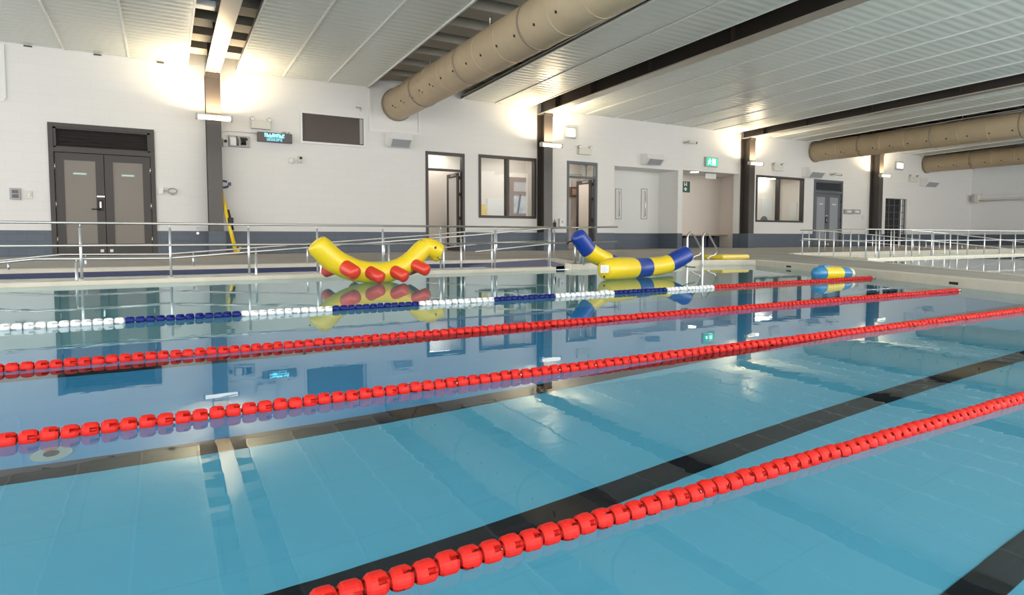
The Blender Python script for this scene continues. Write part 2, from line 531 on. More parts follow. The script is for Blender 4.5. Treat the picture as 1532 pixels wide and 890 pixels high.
# outer wall of the left ramp and its sloping floor
mb = MB().box(XL, 4.98, 7.40, 7.64, -DEP, 0.045, 0.008)
o = mb.build('wall_ramp', M_COPE)
tag(o, 'low cream wall between the pool and its entry ramp', 'ramp wall', kind='structure')
mb = MB()
prof = [(XL, -0.52), (-3.0, -0.34), (0.0, -0.28), (1.6, -0.18), (5.2, 0.045), (6.1, 0.075)]
for (xa, za), (xb, zb) in zip(prof, prof[1:]):
    ya, yb = 7.62, 9.62
    mb.quad([(xa, ya, za), (xb, ya, zb), (xb, yb, zb), (xa, yb, za)])
    mb.quad([(xa, ya, za - 0.1), (xa, yb, za - 0.1), (xb, yb, zb - 0.1), (xb, ya, zb - 0.1)])
o = mb.build('floor_ramp', M_RAMP)
tag(o, 'blue tiled ramp sloping down into the pool behind the low wall', 'ramp', kind='structure')
o = MB().ribbon([(XL, 9.60), (6.05, 9.43)], -0.55, 0.035, 0.012).build('trim_navy', M_NAVY)
tag(o, 'navy tiled waterline under the deck edge behind the left ramp', 'waterline tile', kind='structure')

# second pool: ramp wall with its skew end, ramp floor
mb = MB()
a = [(13.75, 9.75), (12.95, 7.45), (XR, 7.45)]
b = offset_line(a, 0.16)
for i in range(2):
    mb.prism([a[i], a[i + 1], b[i + 1], b[i]], -DEP, 0.045)
o = mb.build('wall_ramp', M_COPE); tag(o, 'low pale wall round the ramp of the second pool at right', 'ramp wall', kind='structure')
o = MB().ribbon([(XR, 9.88), (13.8, 9.88)], -0.5, 0.03, 0.012).build('trim_navy', M_NAVY)
tag(o, 'navy tiled waterline behind the ramp of the second pool', 'waterline tile', kind='structure')
mb = MB().box(13.3, XR, 7.66, 9.88, -0.35, -0.3)
o = mb.build('floor_ramp', M_RAMP); tag(o, 'blue tiled ramp floor in the second pool', 'ramp', kind='structure')

# pool basins
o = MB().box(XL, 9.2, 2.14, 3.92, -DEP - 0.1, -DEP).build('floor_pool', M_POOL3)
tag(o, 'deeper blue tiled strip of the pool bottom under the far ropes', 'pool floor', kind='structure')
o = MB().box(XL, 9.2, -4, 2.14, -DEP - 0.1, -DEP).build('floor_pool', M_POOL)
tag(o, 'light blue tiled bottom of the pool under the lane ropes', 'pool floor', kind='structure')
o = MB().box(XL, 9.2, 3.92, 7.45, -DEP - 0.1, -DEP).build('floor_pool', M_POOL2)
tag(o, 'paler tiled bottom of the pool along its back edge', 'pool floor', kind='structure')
o = MB().prism([(4.9, -3.2), (7.7, 2.6), (9.9, 5.2), (13.2, 9.2), (XR, 9.9), (XR, -3.2)], -DEP - 0.1, -DEP).build('floor_pool', M_POOL2)
tag(o, 'pale tiled bottom of the second pool beyond the walkway', 'pool floor', kind='structure')
o = MB().ribbon([(XL, 7.39), (5.0, 7.39)], -DEP, -0.0, 0.008).ribbon(offset_line([(5.0, 7.42)] + P_POOL[1:], -0.006), -DEP, -0.02, 0.004).build('wall_pool', M_POOL2)
tag(o, 'pale blue tiled sides of the pool below the water', 'pool wall', kind='structure')
o = MB().ribbon(offset_line([(5.2, -3.0), (7.62, 2.75), (9.76, 5.35), (13.0, 9.33)][::-1], -0.006), -DEP, -0.02, 0.004).build('wall_pool', M_POOL2)
tag(o, 'tiled side of the second pool along the walkway', 'pool wall', kind='structure')

LANES = [(0.55, 0.625, 'black lane line in the bottom right corner'), (1.272, 1.368, 'black lane line behind the nearest red rope'),
         (2.095, 2.20, 'black lane line behind the second red rope from the front'), (3.21, 3.345, 'black lane line between the two ropes farthest back')]
for i, (ya, yb, lab) in enumerate(LANES):
    o = MB().box(XL, 8.6 if ya > 3 else (8.0 if ya > 2 else (6.1 if ya > 1 else 5.4)), ya, yb, -DEP - 0.01, -DEP + 0.004).build('lane_line', M_LINE)
    tag(o, lab, 'lane line', group='lane lines on the pool floor', kind='structure')

# water
mb = MB()
mb.bm.faces.new([mb.bm.verts.new((p[0], p[1], 0.0)) for p in [(XL, -3.5), (3.1, -3.5), (8.95, 7.06), (8.83, 7.3), (8.55, 7.45), (5.3, 7.45), (6.0, 9.45), (XL, 9.62)]])
water = mb.build('pool_water', M_WATER)
tag(water, 'calm clear blue water of the pool, mirroring the hall', 'water', kind='stuff')
mb = MB()
mb.bm.faces.new([mb.bm.verts.new((p[0], p[1], 0.0)) for p in [(5.0, -3.5), (7.6, 2.7), (9.78, 5.32), (13.02, 9.3), (13.75, 9.89), (XR, 9.89), (XR, -3.5)]])
o = mb.build('pool_water', M_WATER)
tag(o, 'still pale water of the second pool beyond the walkway', 'water', kind='stuff')

# ---- columns, beams, ceiling
COLX = [1.06, 10.10, 19.20, 27.72]
CW, CY0, CY1 = 0.15, 15.45, DW - 0.02
COLTOP = 4.20
GAPS = [(x - 0.47, x + 0.52) for x in COLX]
DUCTX = [5.52, 23.55, 32.27]
DZ, DR = 4.02, 0.405
DGAPS = [(4.75, 7.40), (23.55 - 0.5, 23.55 + 0.5), (32.27 - 0.5, 32.27 + 0.5)]
YN = -4.0


def sloped_box(mb, x0, x1, y0, y1, zlo, zhi, mi=0):
    """box between two offsets from the sloping ceiling plane"""
    a, b = ceil_z(y0), ceil_z(y1)
    v = [(x0, y0, a + zlo), (x1, y0, a + zlo), (x1, y1, b + zlo), (x0, y1, b + zlo), (x0, y0, a + zhi), (x1, y0, a + zhi), (x1, y1, b + zhi), (x0, y1, b + zhi)]
    v = [mb.bm.verts.new(p) for p in v]
    for q in ((0, 3, 2, 1), (4, 5, 6, 7), (0, 1, 5, 4), (1, 2, 6, 5), (2, 3, 7, 6), (3, 0, 4, 7)):
        f = mb.bm.faces.new([v[i] for i in q]); f.material_index = mi
    return mb


cuts = sorted(GAPS + DGAPS)
spans, x = [], XL
for a, b in cuts:
    spans.append((x, a)); x = b
spans.append((x, XR))
mb = MB()
seams = MB()
edge_n = 0
for a, b in spans:
    sloped_box(mb, a, b, YN, DW - 0.01, 0.0, 0.03)
    n = max(1, round((b - a) / 1.18))
    for i in range(n + 1):
        xx = a + (b - a) * i / n
        h = 0.016
        lo, hi = (-0.025, 0.06) if i in (0, n) else (-0.022, 0.0)
        if i == 0: x0, x1 = xx, xx + 0.035
        elif i == n: x0, x1 = xx - 0.035, xx
        else: x0, x1 = xx - h, xx + h
        sloped_box(seams, x0, x1, YN, DW - 0.02, lo, hi)
o = mb.build('ceiling', M_CEIL); tag(o, 'white ribbed metal ceiling lining in long panels', 'ceiling', kind='structure')
o = seams.build('trim_ceiling', M_WHITE); tag(o, 'white cover strips along the joints of the ribbed ceiling', 'ceiling trim', kind='structure')
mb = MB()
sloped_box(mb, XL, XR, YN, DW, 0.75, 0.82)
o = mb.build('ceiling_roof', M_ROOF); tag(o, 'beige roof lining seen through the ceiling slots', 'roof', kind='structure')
y = DW - 0.9
n = 0
while y > YN:
    mb = MB()
    for xa, xb_ in ((XL, GAPS[1][0] - 0.05), (GAPS[1][1] + 0.05, GAPS[2][0] - 0.05), (GAPS[2][1] + 0.05, GAPS[3][0] - 0.05), (GAPS[3][1] + 0.05, XR)):
        sloped_box(mb, xa, xb_, y, y + 0.46, 0.14, 0.74)
    o = mb.build('roof_purlin', M_PURLIN)
    tag(o, 'dark roof purlin crossing above the ceiling slots', 'purlin', group='roof purlins above the ceiling', kind='structure')
    y -= 0.95

CLAB = ['leftmost dark column beside the yellow pole', 'second dark column from the left, right of the two pane window with a dark view', 'third dark column from the left, right of the corridor opening', 'rightmost dark column beside the black gate']
BLAB = ['roof beam above the leftmost column, its underside glowing', 'long dark roof beam above the second column from the left', 'dark roof beam above the third column from the left', 'dark roof beam above the rightmost column']
for i, cx in enumerate(COLX):
    t = thing('column', CLAB[i], 'column', (cx, CY0, ZD), kind='structure')
    mb = MB()
    mb.box(cx - CW, cx + CW, CY0, CY0 + 0.03, DADO, COLTOP)
    mb.box(cx - CW, cx + CW, CY1 - 0.03, CY1, DADO, COLTOP)
    mb.box(cx - 0.012, cx + 0.012, CY0 + 0.03, CY1 - 0.03, DADO, COLTOP)
    mb.build('shaft', M_BROWN, t)
    mb = MB().box(cx - CW, cx + CW, CY0 - 0.004, CY0 - 0.022, COLTOP - 0.12, COLTOP)
    for s in (-1, 1):
        mb.cyl((cx + s * 0.09, CY0 - 0.022, COLTOP - 0.05), (cx + s * 0.09, CY0 - 0.05, COLTOP - 0.05), 0.022, 8)
    mb.build('cap_plate', M_BROWN, t)
    MB().box(cx - CW - 0.02, cx + CW + 0.05, CY0 - 0.02, CY1, ZD, DADO, 0.01).build('plinth', M_DADO, t)
    mb = MB()
    y0, y1 = YN, DW - 0.02
    b0 = -0.22
    sloped_box(mb, cx - CW, cx + CW, y0, y1, b0, b0 + 0.03, 1)
    sloped_box(mb, cx - 0.012, cx + 0.012, y0, y1, b0 + 0.03, b0 + 0.60)
    sloped_box(mb, cx - CW, cx + CW, y0, y1, b0 + 0.60, b0 + 0.63)
    for yy in (14.9, 13.2, 11.0, 8.6, 6.0):
        sloped_box(mb, cx - CW + 0.02, cx + CW - 0.02, yy, yy + 0.02, b0 + 0.03, b0 + 0.60)
    o = mb.build('roof_beam', [M_BROWN, M_FLANGE]); tag(o, BLAB[i], 'roof beam', kind='structure')

# ================================================================== ROOMS BEHIND THE WALL
YB0 = DW + 0.25


def room(name, x0, x1, depth, h, m, watts, label, lamp=True):
    y1 = YB0 + depth
    mb = MB()
    mb.box(x0 - 0.08, x0, YB0, y1, ZD, h); mb.box(x1, x1 + 0.08, YB0, y1, ZD, h)
    mb.box(x0 - 0.08, x1 + 0.08, y1, y1 + 0.08, ZD, h)
    o = mb.build(name, m); tag(o, label, 'wall', kind='structure')
    o = MB().box(x0 - 0.08, x1 + 0.08, YB0, y1 + 0.08, h, h + 0.06).build('ceiling_room', M_PLASTERW)
    tag(o, 'ceiling of ' + label, 'ceiling', kind='structure')
    o = MB().box(x0 - 0.08, x1 + 0.08, YB0, y1 + 0.08, 0.0, ZD).build('floor_room', M_DECK)
    tag(o, 'floor of ' + label, 'floor', kind='structure')
    if watts:
        area('room_light', ((x0 + x1) / 2, YB0 + depth * 0.5, h - 0.05), (0, 0, 0), (x1 - x0) * 0.5, depth * 0.4, watts, (1.0, 0.92, 0.83))


OD, SD, CD, TD = 1.25, 1.10, 1.15, 1.2
room('wall_office', D2[0] - 0.5, 10.42, OD, 3.05, M_PLASTER, 0, 'the cream office behind the two pane window')
room('wall_store', 10.62, AL[0] - 0.15, SD, 3.0, M_PLASTER, 0, 'the pinkish room behind the open door by the second column')
room('wall_corridor', OP[0] - 0.12, W2[0] - 0.40, CD, OP[3] + 0.02, M_PLASTER, 0, 'the corridor behind the wide opening')
room('wall_studio', W2[0] - 0.22, W2[1] + 0.6, TD, 3.0, M_PLASTER, 0, 'the cream room behind the window right of the third column')

# alcove right of the second open door
mb = MB()
ALD = 0.97
mb.box(AL[0] - 0.06, AL[0], YB0, DW + ALD, ZD, AL[3] + 0.02); mb.box(AL[1], AL[1] + 0.06, YB0, DW + ALD, ZD, AL[3] + 0.02)
mb.box(AL[0] - 0.06, AL[1] + 0.06, DW + ALD, DW + ALD + 0.06, ZD, AL[3] + 0.02)
mb.box(AL[0] - 0.06, AL[1] + 0.06, YB0, DW + ALD + 0.06, AL[3], AL[3] + 0.06)
o = mb.build('wall_alcove', M_PLASTERW); tag(o, 'plain white walls of the shallow alcove', 'wall', kind='structure')
mb = MB()
mb.box(AL[0], AL[0] + 0.012, DW, DW + ALD, ZD, DADO); mb.box(AL[1] - 0.012, AL[1], DW, DW + ALD, ZD, DADO)
mb.box(AL[0], AL[1], DW + ALD - 0.012, DW + ALD, ZD, DADO)
o = mb.build('baseboard_alcove', M_DADO); tag(o, 'slate blue tiled band round the alcove', 'wall base', kind='structure')
o = MB().box(AL[0], AL[1], DW, DW + ALD, 0.0, ZD).build('floor_alcove', M_DECK); tag(o, 'grey floor of the alcove', 'floor', kind='structure')


# ---- doors and windows
def frame_mb(h, wd, y0, y1, sill=True, head=True):
    x0, x1, z0, z1 = h
    mb = MB()
    mb.box(x0, x0 + wd, y0, y1, z0, z1); mb.box(x1 - wd, x1, y0, y1, z0, z1)
    if head: mb.box(x0 + wd, x1 - wd, y0, y1, z1 - wd, z1)
    if sill: mb.box(x0 + wd, x1 - wd, y0, y1, z0, z0 + wd)
    return mb


def double_door(name, H, zl, mf, mp_, label, sign_m, hinge_m):
    x0, x1, z0, z1 = H
    t = thing(name, label, 'double door', ((x0 + x1) / 2, DW, z0), kind='structure')
    MB().box(x0, x1, DW + 0.13, DW + 0.16, z0, z1).build('backing', M_BLACK, t)  # added black sheet, blocks outside light from the slit between the leaves
    fw = 0.085
    mb = frame_mb(H, fw, DW - 0.03, DW + 0.12, sill=False)
    mb.box(x0 + fw, x1 - fw, DW - 0.03, DW + 0.12, zl, zl + 0.09)
    mb.build('door_frame', mf, t)
    # louvre above the leaves
    a, b, c, d = x0 + fw, x1 - fw, zl + 0.09, z1 - fw
    mb = MB(); mb.box(a, b, DW + 0.08, DW + 0.10, c, d, mi=1)
    mb.box(a, a + 0.05, DW - 0.01, DW + 0.08, c, d); mb.box(b - 0.05, b, DW - 0.01, DW + 0.08, c, d)
    mb.box(a, b, DW - 0.01, DW + 0.08, d - 0.035, d); mb.box(a, b, DW - 0.01, DW + 0.08, c, c + 0.03)
    n = 5
    for i in range(n):
        zz = c + 0.03 + (d - c - 0.065) * (i + 0.5) / n
        p = [(a + 0.05, DW + 0.0, zz - 0.018), (b - 0.05, DW + 0.0, zz - 0.018), (b - 0.05, DW + 0.06, zz + 0.03), (a + 0.05, DW + 0.06, zz + 0.03)]
        mb.quad(p); mb.quad([(q[0], q[1], q[2] + 0.008) for q in p][::-1])
    mb.build('louvre', [mf, M_BLACK], t)
    mid = (x0 + x1) / 2
    for s, (la, lb) in enumerate(((x0 + fw + 0.01, mid - 0.006), (mid + 0.006, x1 - fw - 0.01))):
        mb = frame_mb((la, lb, z0 + 0.02, zl - 0.01), 0.15, DW + 0.01, DW + 0.06)
        mb.box(la + 0.15, lb - 0.15, DW + 0.01, DW + 0.06, z0 + 0.17, z0 + 0.26)
        lf = mb.build('door_leaf', mf, t)
        q = MB().box(la + 0.15, lb - 0.15, DW + 0.025, DW + 0.05, z0 + 0.26, zl - 0.16)
        sub(q, 'panel', mp_, lf)
        zs = z0 + (zl - z0) * 0.80
        q = MB().box((la + lb) / 2 - 0.12, (la + lb) / 2 + 0.12, DW + 0.012, DW + 0.026, zs - 0.022, zs + 0.022)
        q.box((la + lb) / 2 - 0.09, (la + lb) / 2 + 0.09, DW + 0.008, DW + 0.013, zs - 0.006, zs + 0.008, mi=1)
        sub(q, 'sign_plate', sign_m, lf)
        hx = la if s == 0 else lb
        for zz in (0.16, 0.5, 0.86):
            zc = z0 + (zl - z0) * zz
            q = MB().cyl((hx, DW + 0.0, zc - 0.06), (hx, DW + 0.0, zc + 0.06), 0.016, 8)
            sub(q, 'hinge', hinge_m, lf)
        if s == 0:
            zh = z0 + (zl - z0) * 0.5
            q = MB().box(lb - 0.13, lb - 0.03, DW - 0.012, DW + 0.012, zh - 0.12, zh + 0.12, 0.006)
            q.box(lb - 0.095, lb - 0.065, DW - 0.018, DW - 0.01, zh - 0.06, zh + 0.07, mi=1)
            q.tube([(lb - 0.08, DW - 0.02, zh - 0.09), (lb - 0.08, DW - 0.06, zh - 0.09), (lb - 0.24, DW - 0.06, zh - 0.09)], 0.012, 8)
            q.box(lb - 0.14, lb + 0.0, DW - 0.006, DW + 0.012, zh + 0.17, zh + 0.20, mi=1)
            sub(q, 'handle', [M_BLACK, M_POST], lf)
        zz = z0 + 0.11
        ex = lb - 0.08 if s == 0 else la + 0.08
        q = MB().box(ex - 0.03, ex + 0.03, DW + 0.0, DW + 0.012, zz - 0.03, zz + 0.03)
        sub(q, 'floor_bolt', M_WHITE, lf)
    return t


double_door('door_1', D1, 2.27, M_FRAME, M_LEAFP, 'large brown double door with louvres above, at far left', [M_MINT, M_WHITE], M_STEEL)
double_door('door_4', D4, D4[2] + (D4[3] - D4[2]) * 0.80, M_GFRAME, M_GPANEL, 'grey double door with louvres, left of the rightmost column', [M_WHITE, M_MINT], M_BLACK)


def open_door(name, H, label, extra):
    x0, x1, z0, z1 = H
    t = thing(name, label, 'door', ((x0 + x1) / 2, DW, z0), kind='structure')
    fw = 0.075
    zt = z0 + (z1 - z0) * 0.815
    mb = frame_mb(H, fw, DW - 0.025, DW + 0.14, sill=False)
    mb.box(x0 + fw, x1 - fw, DW - 0.025, DW + 0.14, zt, zt + 0.055)
    mb.build('door_frame', M_GFRAME if extra else M_FRAME, t)
    MB().box(x0 + fw, x1 - fw, DW + 0.05, DW + 0.058, zt + 0.055, z1 - fw).build('transom_pane', M_GLASS, t)
    # leaf swung inwards about its right edge
    hx, hy, wd = x1 - fw - 0.02, DW + 0.14, 0.80
    mb = MB()
    mb.box(hx - 0.045, hx, hy, hy + 0.12, z0 + 0.01, zt - 0.01)
    mb.box(hx - 0.045, hx, hy + wd - 0.12, hy + wd, z0 + 0.01, zt - 0.01)
    mb.box(hx - 0.045, hx, hy + 0.12, hy + wd - 0.12, zt - 0.13, zt - 0.01)
    mb.box(hx - 0.045, hx, hy + 0.12, hy + wd - 0.12, z0 + 0.01, z0 + 0.16)
    lf = mb.build('door_leaf', M_FRAME, t)
    sub(MB().box(hx - 0.035, hx - 0.012, hy + 0.12, hy + wd - 0.12, z0 + 0.16, zt - 0.13), 'panel', M_PLASTERW if not extra else M_PLASTER, lf)
    for zz in (0.12, 0.42, 0.72, 0.93):
        zc = z0 + (zt - z0) * zz
        sub(MB().box(hx - 0.05, hx + 0.012, hy - 0.05, hy + 0.01, zc - 0.05, zc + 0.05, 0.008), 'hinge', M_BLACK, lf)
    q = MB().box(hx - 0.09, hx - 0.045, hy + 0.12, hy + 0.42, zt - 0.10, zt - 0.04, 0.006)
    q.bar((hx - 0.07, hy + 0.35, zt - 0.06), (hx - 0.16, hy + 0.05, zt - 0.05), 0.02, 0.015)
    sub(q, 'door_closer', M_GREYP, lf)
    return t


open_door('door_2', D2, 'bronze framed door standing open, left of the two pane window', False)
open_door('door_3', D3, 'grey framed door standing open, right of the second column', True)


def window(name, H, label, mid, fw=0.075):
    x0, x1, z0, z1 = H
    t = thing(name, label, 'window', ((x0 + x1) / 2, DW, z0), kind='structure')
    mb = frame_mb(H, fw, DW - 0.025, DW + 0.14)
    xm = x0 + (x1 - x0) * mid
    mb.box(xm - 0.045, xm + 0.045, DW - 0.025, DW + 0.14, z0 + fw, z1 - fw)
    mb.build('window_frame', M_FRAME, t)
    for a, b in ((x0 + fw, xm - 0.045), (xm + 0.045, x1 - fw)):
        MB().box(a, b, DW + 0.05, DW + 0.058, z0 + fw, z1 - fw).build('pane', M_GLASS, t)
    return t


window('window_1', W1, 'two pane bronze window left of the second column', 0.49)
window('window_2', W2, 'two pane dark framed window right of the third column', 0.47)

# black lattice gate at right
x0, x1, z0, z1 = D5
t = thing('door_5', 'black lattice gate in the wall right of the rightmost column', 'gate', ((x0 + x1) / 2, DW, z0), kind='structure')
MB().box(x0 - 0.02, x1 + 0.02, YB0 + 0.02, YB0 + 0.06, z0, z1 + 0.02).build('backing', M_BLACK, t)
mb = MB()
for i in range(5):
    xx = x0 + (x1 - x0) * i / 4
    mb.box(xx - 0.02, xx + 0.02, DW + 0.08, DW + 0.11, z0, z1)
for i in range(8):
    zz = z0 + (z1 - z0) * i / 7
    mb.box(x0, x1, DW + 0.085, DW + 0.105, zz - 0.012, zz + 0.012)
mb.build('lattice', M_GFRAME, t)
MB().box(XL, XR, YB0 + 2.2, YB0 + 2.3, -0.2, 5.6).build('wall_rear', M_PLASTERW)
tag(bpy.data.objects['wall_rear'], 'wall closing the back of the rooms', 'wall', kind='structure')

# ================================================================== ROOM CONTENTS
def tube_lamp(x0, x1, y, z, label, group=None):
    t = thing('ceiling_batten', label, 'ceiling light', ((x0 + x1) / 2, y, z), group)
    MB().box(x0, x1, y - 0.05, y + 0.05, z - 0.03, z, 0.005).build('batten_body', M_WHITE, t)
    MB().box(x0 + 0.02, x1 - 0.02, y - 0.07, y + 0.07, z - 0.07, z - 0.03, 0.01).build('diffuser', M_LAMPC, t)
    return t


HO = 3.05
for i, (xc, yy, hw) in enumerate(((D2[0] + 0.75, 0.85, 0.5), (onZ(727, 244, 2.98).x, 0.30, 0.30), (onZ(748, 241, 2.98).x, 0.10, 0.32), (onZ(786, 248, 2.98).x, 0.55, 0.32))):
    tube_lamp(xc - hw, xc + hw, YB0 + yy, HO, ['tube light on the office ceiling behind the open bronze door', 'tube light high in the left pane of the window with a dark inner frame', 'tube light at the top of the mullion of the window with a dark inner frame', 'tube light high in the right pane of the window with a dark inner frame'][i], 'office tube lights')
tube_lamp(D3[0] - 0.1, D3[0] + 0.7, YB0 + 0.6, 3.0, 'tube light on the ceiling of the pinkish store room')
tube_lamp(W2[0] + 0.1, W2[0] + 1.2, YB0 + 0.5, 3.0, 'tube light seen in the left pane of the window right of the third column')
tube_lamp(W2[0] + 1.7, W2[0] + 2.6, YB0 + 0.9, 3.0, 'tube light seen through the right pane of the far window')

YO = YB0 + OD
# white board and inner window on the back wall of the office
a, b = onY(728, 297, YO), onY(757, 323, YO)
o = MB().box(a.x, b.x, YO - 0.04, YO - 0.001, b.z, a.z, 0.006).build('white_board', M_WHITE); tag(o, 'white board low in the left pane of the bronze window', 'board')
a, b = onY(761, 265, YO), onY(795, 326, YO)
t = thing('inner_window', 'dark framed inner window with a pale view, in the right pane', 'window', ((a.x + b.x) / 2, YO, b.z))
mb = frame_mb((a.x, b.x, b.z, a.z), 0.14, YO - 0.09, YO)
zm = b.z + (a.z - b.z) * 0.56
mb.box(a.x + 0.14, b.x - 0.14, YO - 0.09, YO, zm, zm + 0.12)
mb.build('window_frame', M_PICT, t)
MB().box(a.x + 0.14, b.x - 0.14, YO - 0.05, YO - 0.03, zm + 0.12, a.z - 0.14).build('roller_blind', M_GREYP, t)
MB().box(a.x + 0.14, b.x - 0.14, YO - 0.05, YO - 0.03, b.z + 0.14, zm).build('pane', M_VIEW, t)
MB().bar((a.x + 0.30, YO - 0.07, b.z + 0.12), (a.x + 0.40, YO - 0.07, zm), 0.05, 0.05).build('stay', M_BLACK, t)
# folded yellow sign in the office window
a = onY(723, 326, YB0 + 0.6)
t = thing('wet_floor_sign', 'yellow folding floor sign in the bottom left corner of the window', 'floor sign', (a.x, YB0 + 0.6, a.z - 0.05))
mb = MB()
for s in (-1, 1):
    q = [(a.x - 0.14, YB0 + 0.6 + s * 0.14, a.z - 0.05), (a.x + 0.14, YB0 + 0.6 + s * 0.14, a.z - 0.05), (a.x + 0.05, YB0 + 0.6 + s * 0.01, a.z + 0.42), (a.x - 0.09, YB0 + 0.6 + s * 0.01, a.z + 0.42)]
    mb.quad(q); mb.quad([(p[0], p[1] + 0.012, p[2]) for p in q][::-1])
mb.build('panel', M_YEL, t)
o = MB().box(a.x - 0.3, a.x + 1.4, YB0 + 0.25, YB0 + 0.95, a.z - 0.09, a.z - 0.05, 0.006).build('desk_top', M_WOOD); tag(o, 'office desk top just under the sill of the bronze window', 'desk')
# store room behind door_3
YS = YB0 + SD
a, b = onY(851, 280, YS), onY(862.5, 295, YS)
t = thing('wall_cabinet', 'brown cabinet on the wall seen through the grey open door', 'cabinet', ((a.x + b.x) / 2, YS, b.z))
MB().box(a.x, b.x, YS - 0.14, YS, b.z, a.z, 0.01).build('case', M_PICT, t)
MB().box(a.x + 0.05, b.x - 0.07, YS - 0.15, YS - 0.138, b.z + 0.06, a.z - 0.06).build('cabinet_door', M_WOOD, t)
a, b = onY(872, 250, YS - 0.1), onY(876, 370, YS - 0.1)
o = MB().box(a.x, b.x, YS - 0.07, YS, ZD, 3.0).build('pipe_casing', M_WHITE); tag(o, 'white vertical casing inside the pinkish store room', 'casing')
mb = MB()
p = onY(858, 262, YS); mb.tube([(p.x - 0.35, YS - 0.03, p.z + 0.02), (p.x + 0.5, YS - 0.03, p.z + 0.02)], 0.015, 8)
mb.tube([(p.x - 0.1, YS - 0.03, p.z), (p.x - 0.1, YS - 0.03, ZD + 1.0)], 0.012, 8)
o = mb.build('wall_pipe', M_GREYP); tag(o, 'thin pipes on the wall of the pinkish store room', 'pipe')
a, b = onY(854, 247, YB0 + 0.9), onY(866, 252, YB0 + 0.9)
# studio behind window_2
YT = YB0 + TD
a, b = onY(1139, 296, YT), onY(1153, 326, YT)
o = MB().box(a.x, b.x, YT - 0.04, YT - 0.001, b.z, a.z, 0.006).build('pinned_chart', M_WHITE); tag(o, 'white chart on the wall in the left pane of the far window', 'chart')
XS1 = W2[1] + 0.6
a, b = onX(1182, 304, XS1), onX(1192, 328, XS1)
o = MB().box(XS1 - 0.03, XS1 - 0.0005, min(a.y, b.y), max(a.y, b.y), b.z, a.z, 0.005).build('notice_board', M_WHITE); tag(o, 'white notice sheet in the right pane of the far window', 'notice')
a = onY(1143, 331, YB0 + 0.5)
t = thing('chair_back', 'top of a round grey chair back behind the far window', 'chair', (a.x, YB0 + 0.5, ZD))
mb = MB(); mb.ball((a.x, YB0 + 0.5, a.z - 0.02), 0.24, sc=(1, 0.25, 1)); mb.build('backrest', M_GFRAME, t, smooth=60)
mb = MB(); mb.cyl((a.x, YB0 + 0.62, ZD), (a.x, YB0 + 0.62, ZD + 0.45), 0.03, 10); mb.box(a.x - 0.22, a.x + 0.22, YB0 + 0.52, YB0 + 0.95, ZD + 0.43, ZD + 0.5, 0.03); mb.box(a.x - 0.25, a.x + 0.25, YB0 + 0.60, YB0 + 0.64, ZD, ZD + 0.04)
mb.build('seat', M_GFRAME, t)

# alcove: two tall pull handles on the back wall
YA = DW + ALD
for i, (xa, xb) in enumerate(((920.5, 929.5), (959, 968))):
    a, b = onY(xa, 282, YA), onY(xb, 328, YA)
    t = thing('grab_rail', ['left of the two tall steel handles in the white alcove', 'right of the two tall steel handles in the white alcove'][i], 'handle', ((a.x + b.x) / 2, YA, b.z), 'tall handles in the alcove')
    MB().box(a.x, b.x, YA - 0.012, YA, b.z, a.z).build('back_plate', M_GREYP, t)
    MB().box(a.x + 0.035, b.x - 0.035, YA - 0.016, YA - 0.011, b.z + 0.035, a.z - 0.035).build('inlay', M_WHITE, t)
    xm = (a.x + b.x) / 2
    MB().tube([(xm, YA - 0.01, b.z + 0.1), (xm, YA - 0.07, b.z + 0.1), (xm, YA - 0.07, a.z - 0.1), (xm, YA - 0.01, a.z - 0.1)], 0.018, 8).build('grip', M_STEEL, t)

# corridor opening: bench, bin, signs, ceiling light
YC = YB0 + CD
bx0, bx1 = OP[0] - 0.1, xpx(1096, 350, YC)
zb = onY(1060, 351, YC - 0.35).z
t = thing('wall_bench', 'timber slatted bench along the wall of the corridor opening', 'bench', ((bx0 + bx1) / 2, YC, ZD))
mb = MB()
for i in range(4):
    mb.box(bx0, bx1, YC - 0.42 + i * 0.105, YC - 0.33 + i * 0.105, zb - 0.05, zb, 0.006)
mb.build('slatted_seat', M_WOOD, t)
mb = MB()
for i in range(4):
    xx = bx0 + 0.15 + (bx1 - bx0 - 0.3) * i / 3
    mb.box(xx - 0.02, xx + 0.02, YC - 0.40, YC, zb - 0.12, zb - 0.05)
    mb.box(xx - 0.02, xx + 0.02, YC - 0.06, YC, ZD, zb - 0.05)
mb.build('bracket', M_BLACK, t)
o = MB().box(OP[0] - 0.12, W2[0] - 0.4, YC - 0.015, YC, ZD, zb - 0.02).build('baseboard_corridor', M_DADO); tag(o, 'dark tiled band under the bench in the corridor', 'wall base', kind='structure')
a = onY(1095, 350, YC - 0.2)
t = thing('hand_dryer_post', 'slim brown dispenser with a black top at the right end of the bench', 'dispenser', (a.x, YC - 0.2, zb))
zt = onY(1095, 327, YC - 0.2).z
MB().box(a.x - 0.09, a.x + 0.09, YC - 0.28, YC - 0.12, zb, zt - 0.07, 0.01).build('case', mat('taupe_case', (0.22, 0.16, 0.14), 0.5), t)
MB().box(a.x - 0.10, a.x + 0.10, YC - 0.29, YC - 0.11, zt - 0.07, zt, 0.012).build('lid', M_BLACK, t)
# hanging white sign in the opening
a, b = onY(1056, 257, DW + 0.3), onY(1071, 268, DW + 0.3)
t = thing('hanging_sign', 'small white sign hanging under the lintel of the corridor', 'sign', ((a.x + b.x) / 2, DW + 0.3, b.z))
MB().box(a.x, b.x, DW + 0.29, DW + 0.32, b.z, a.z - 0.05, 0.004).build('sign_face', M_WHITE, t)
MB().box(a.x - 0.03, b.x + 0.03, DW + 0.26, DW + 0.34, a.z - 0.05, OP[3], 0.004).build('mount', M_BLACK, t)
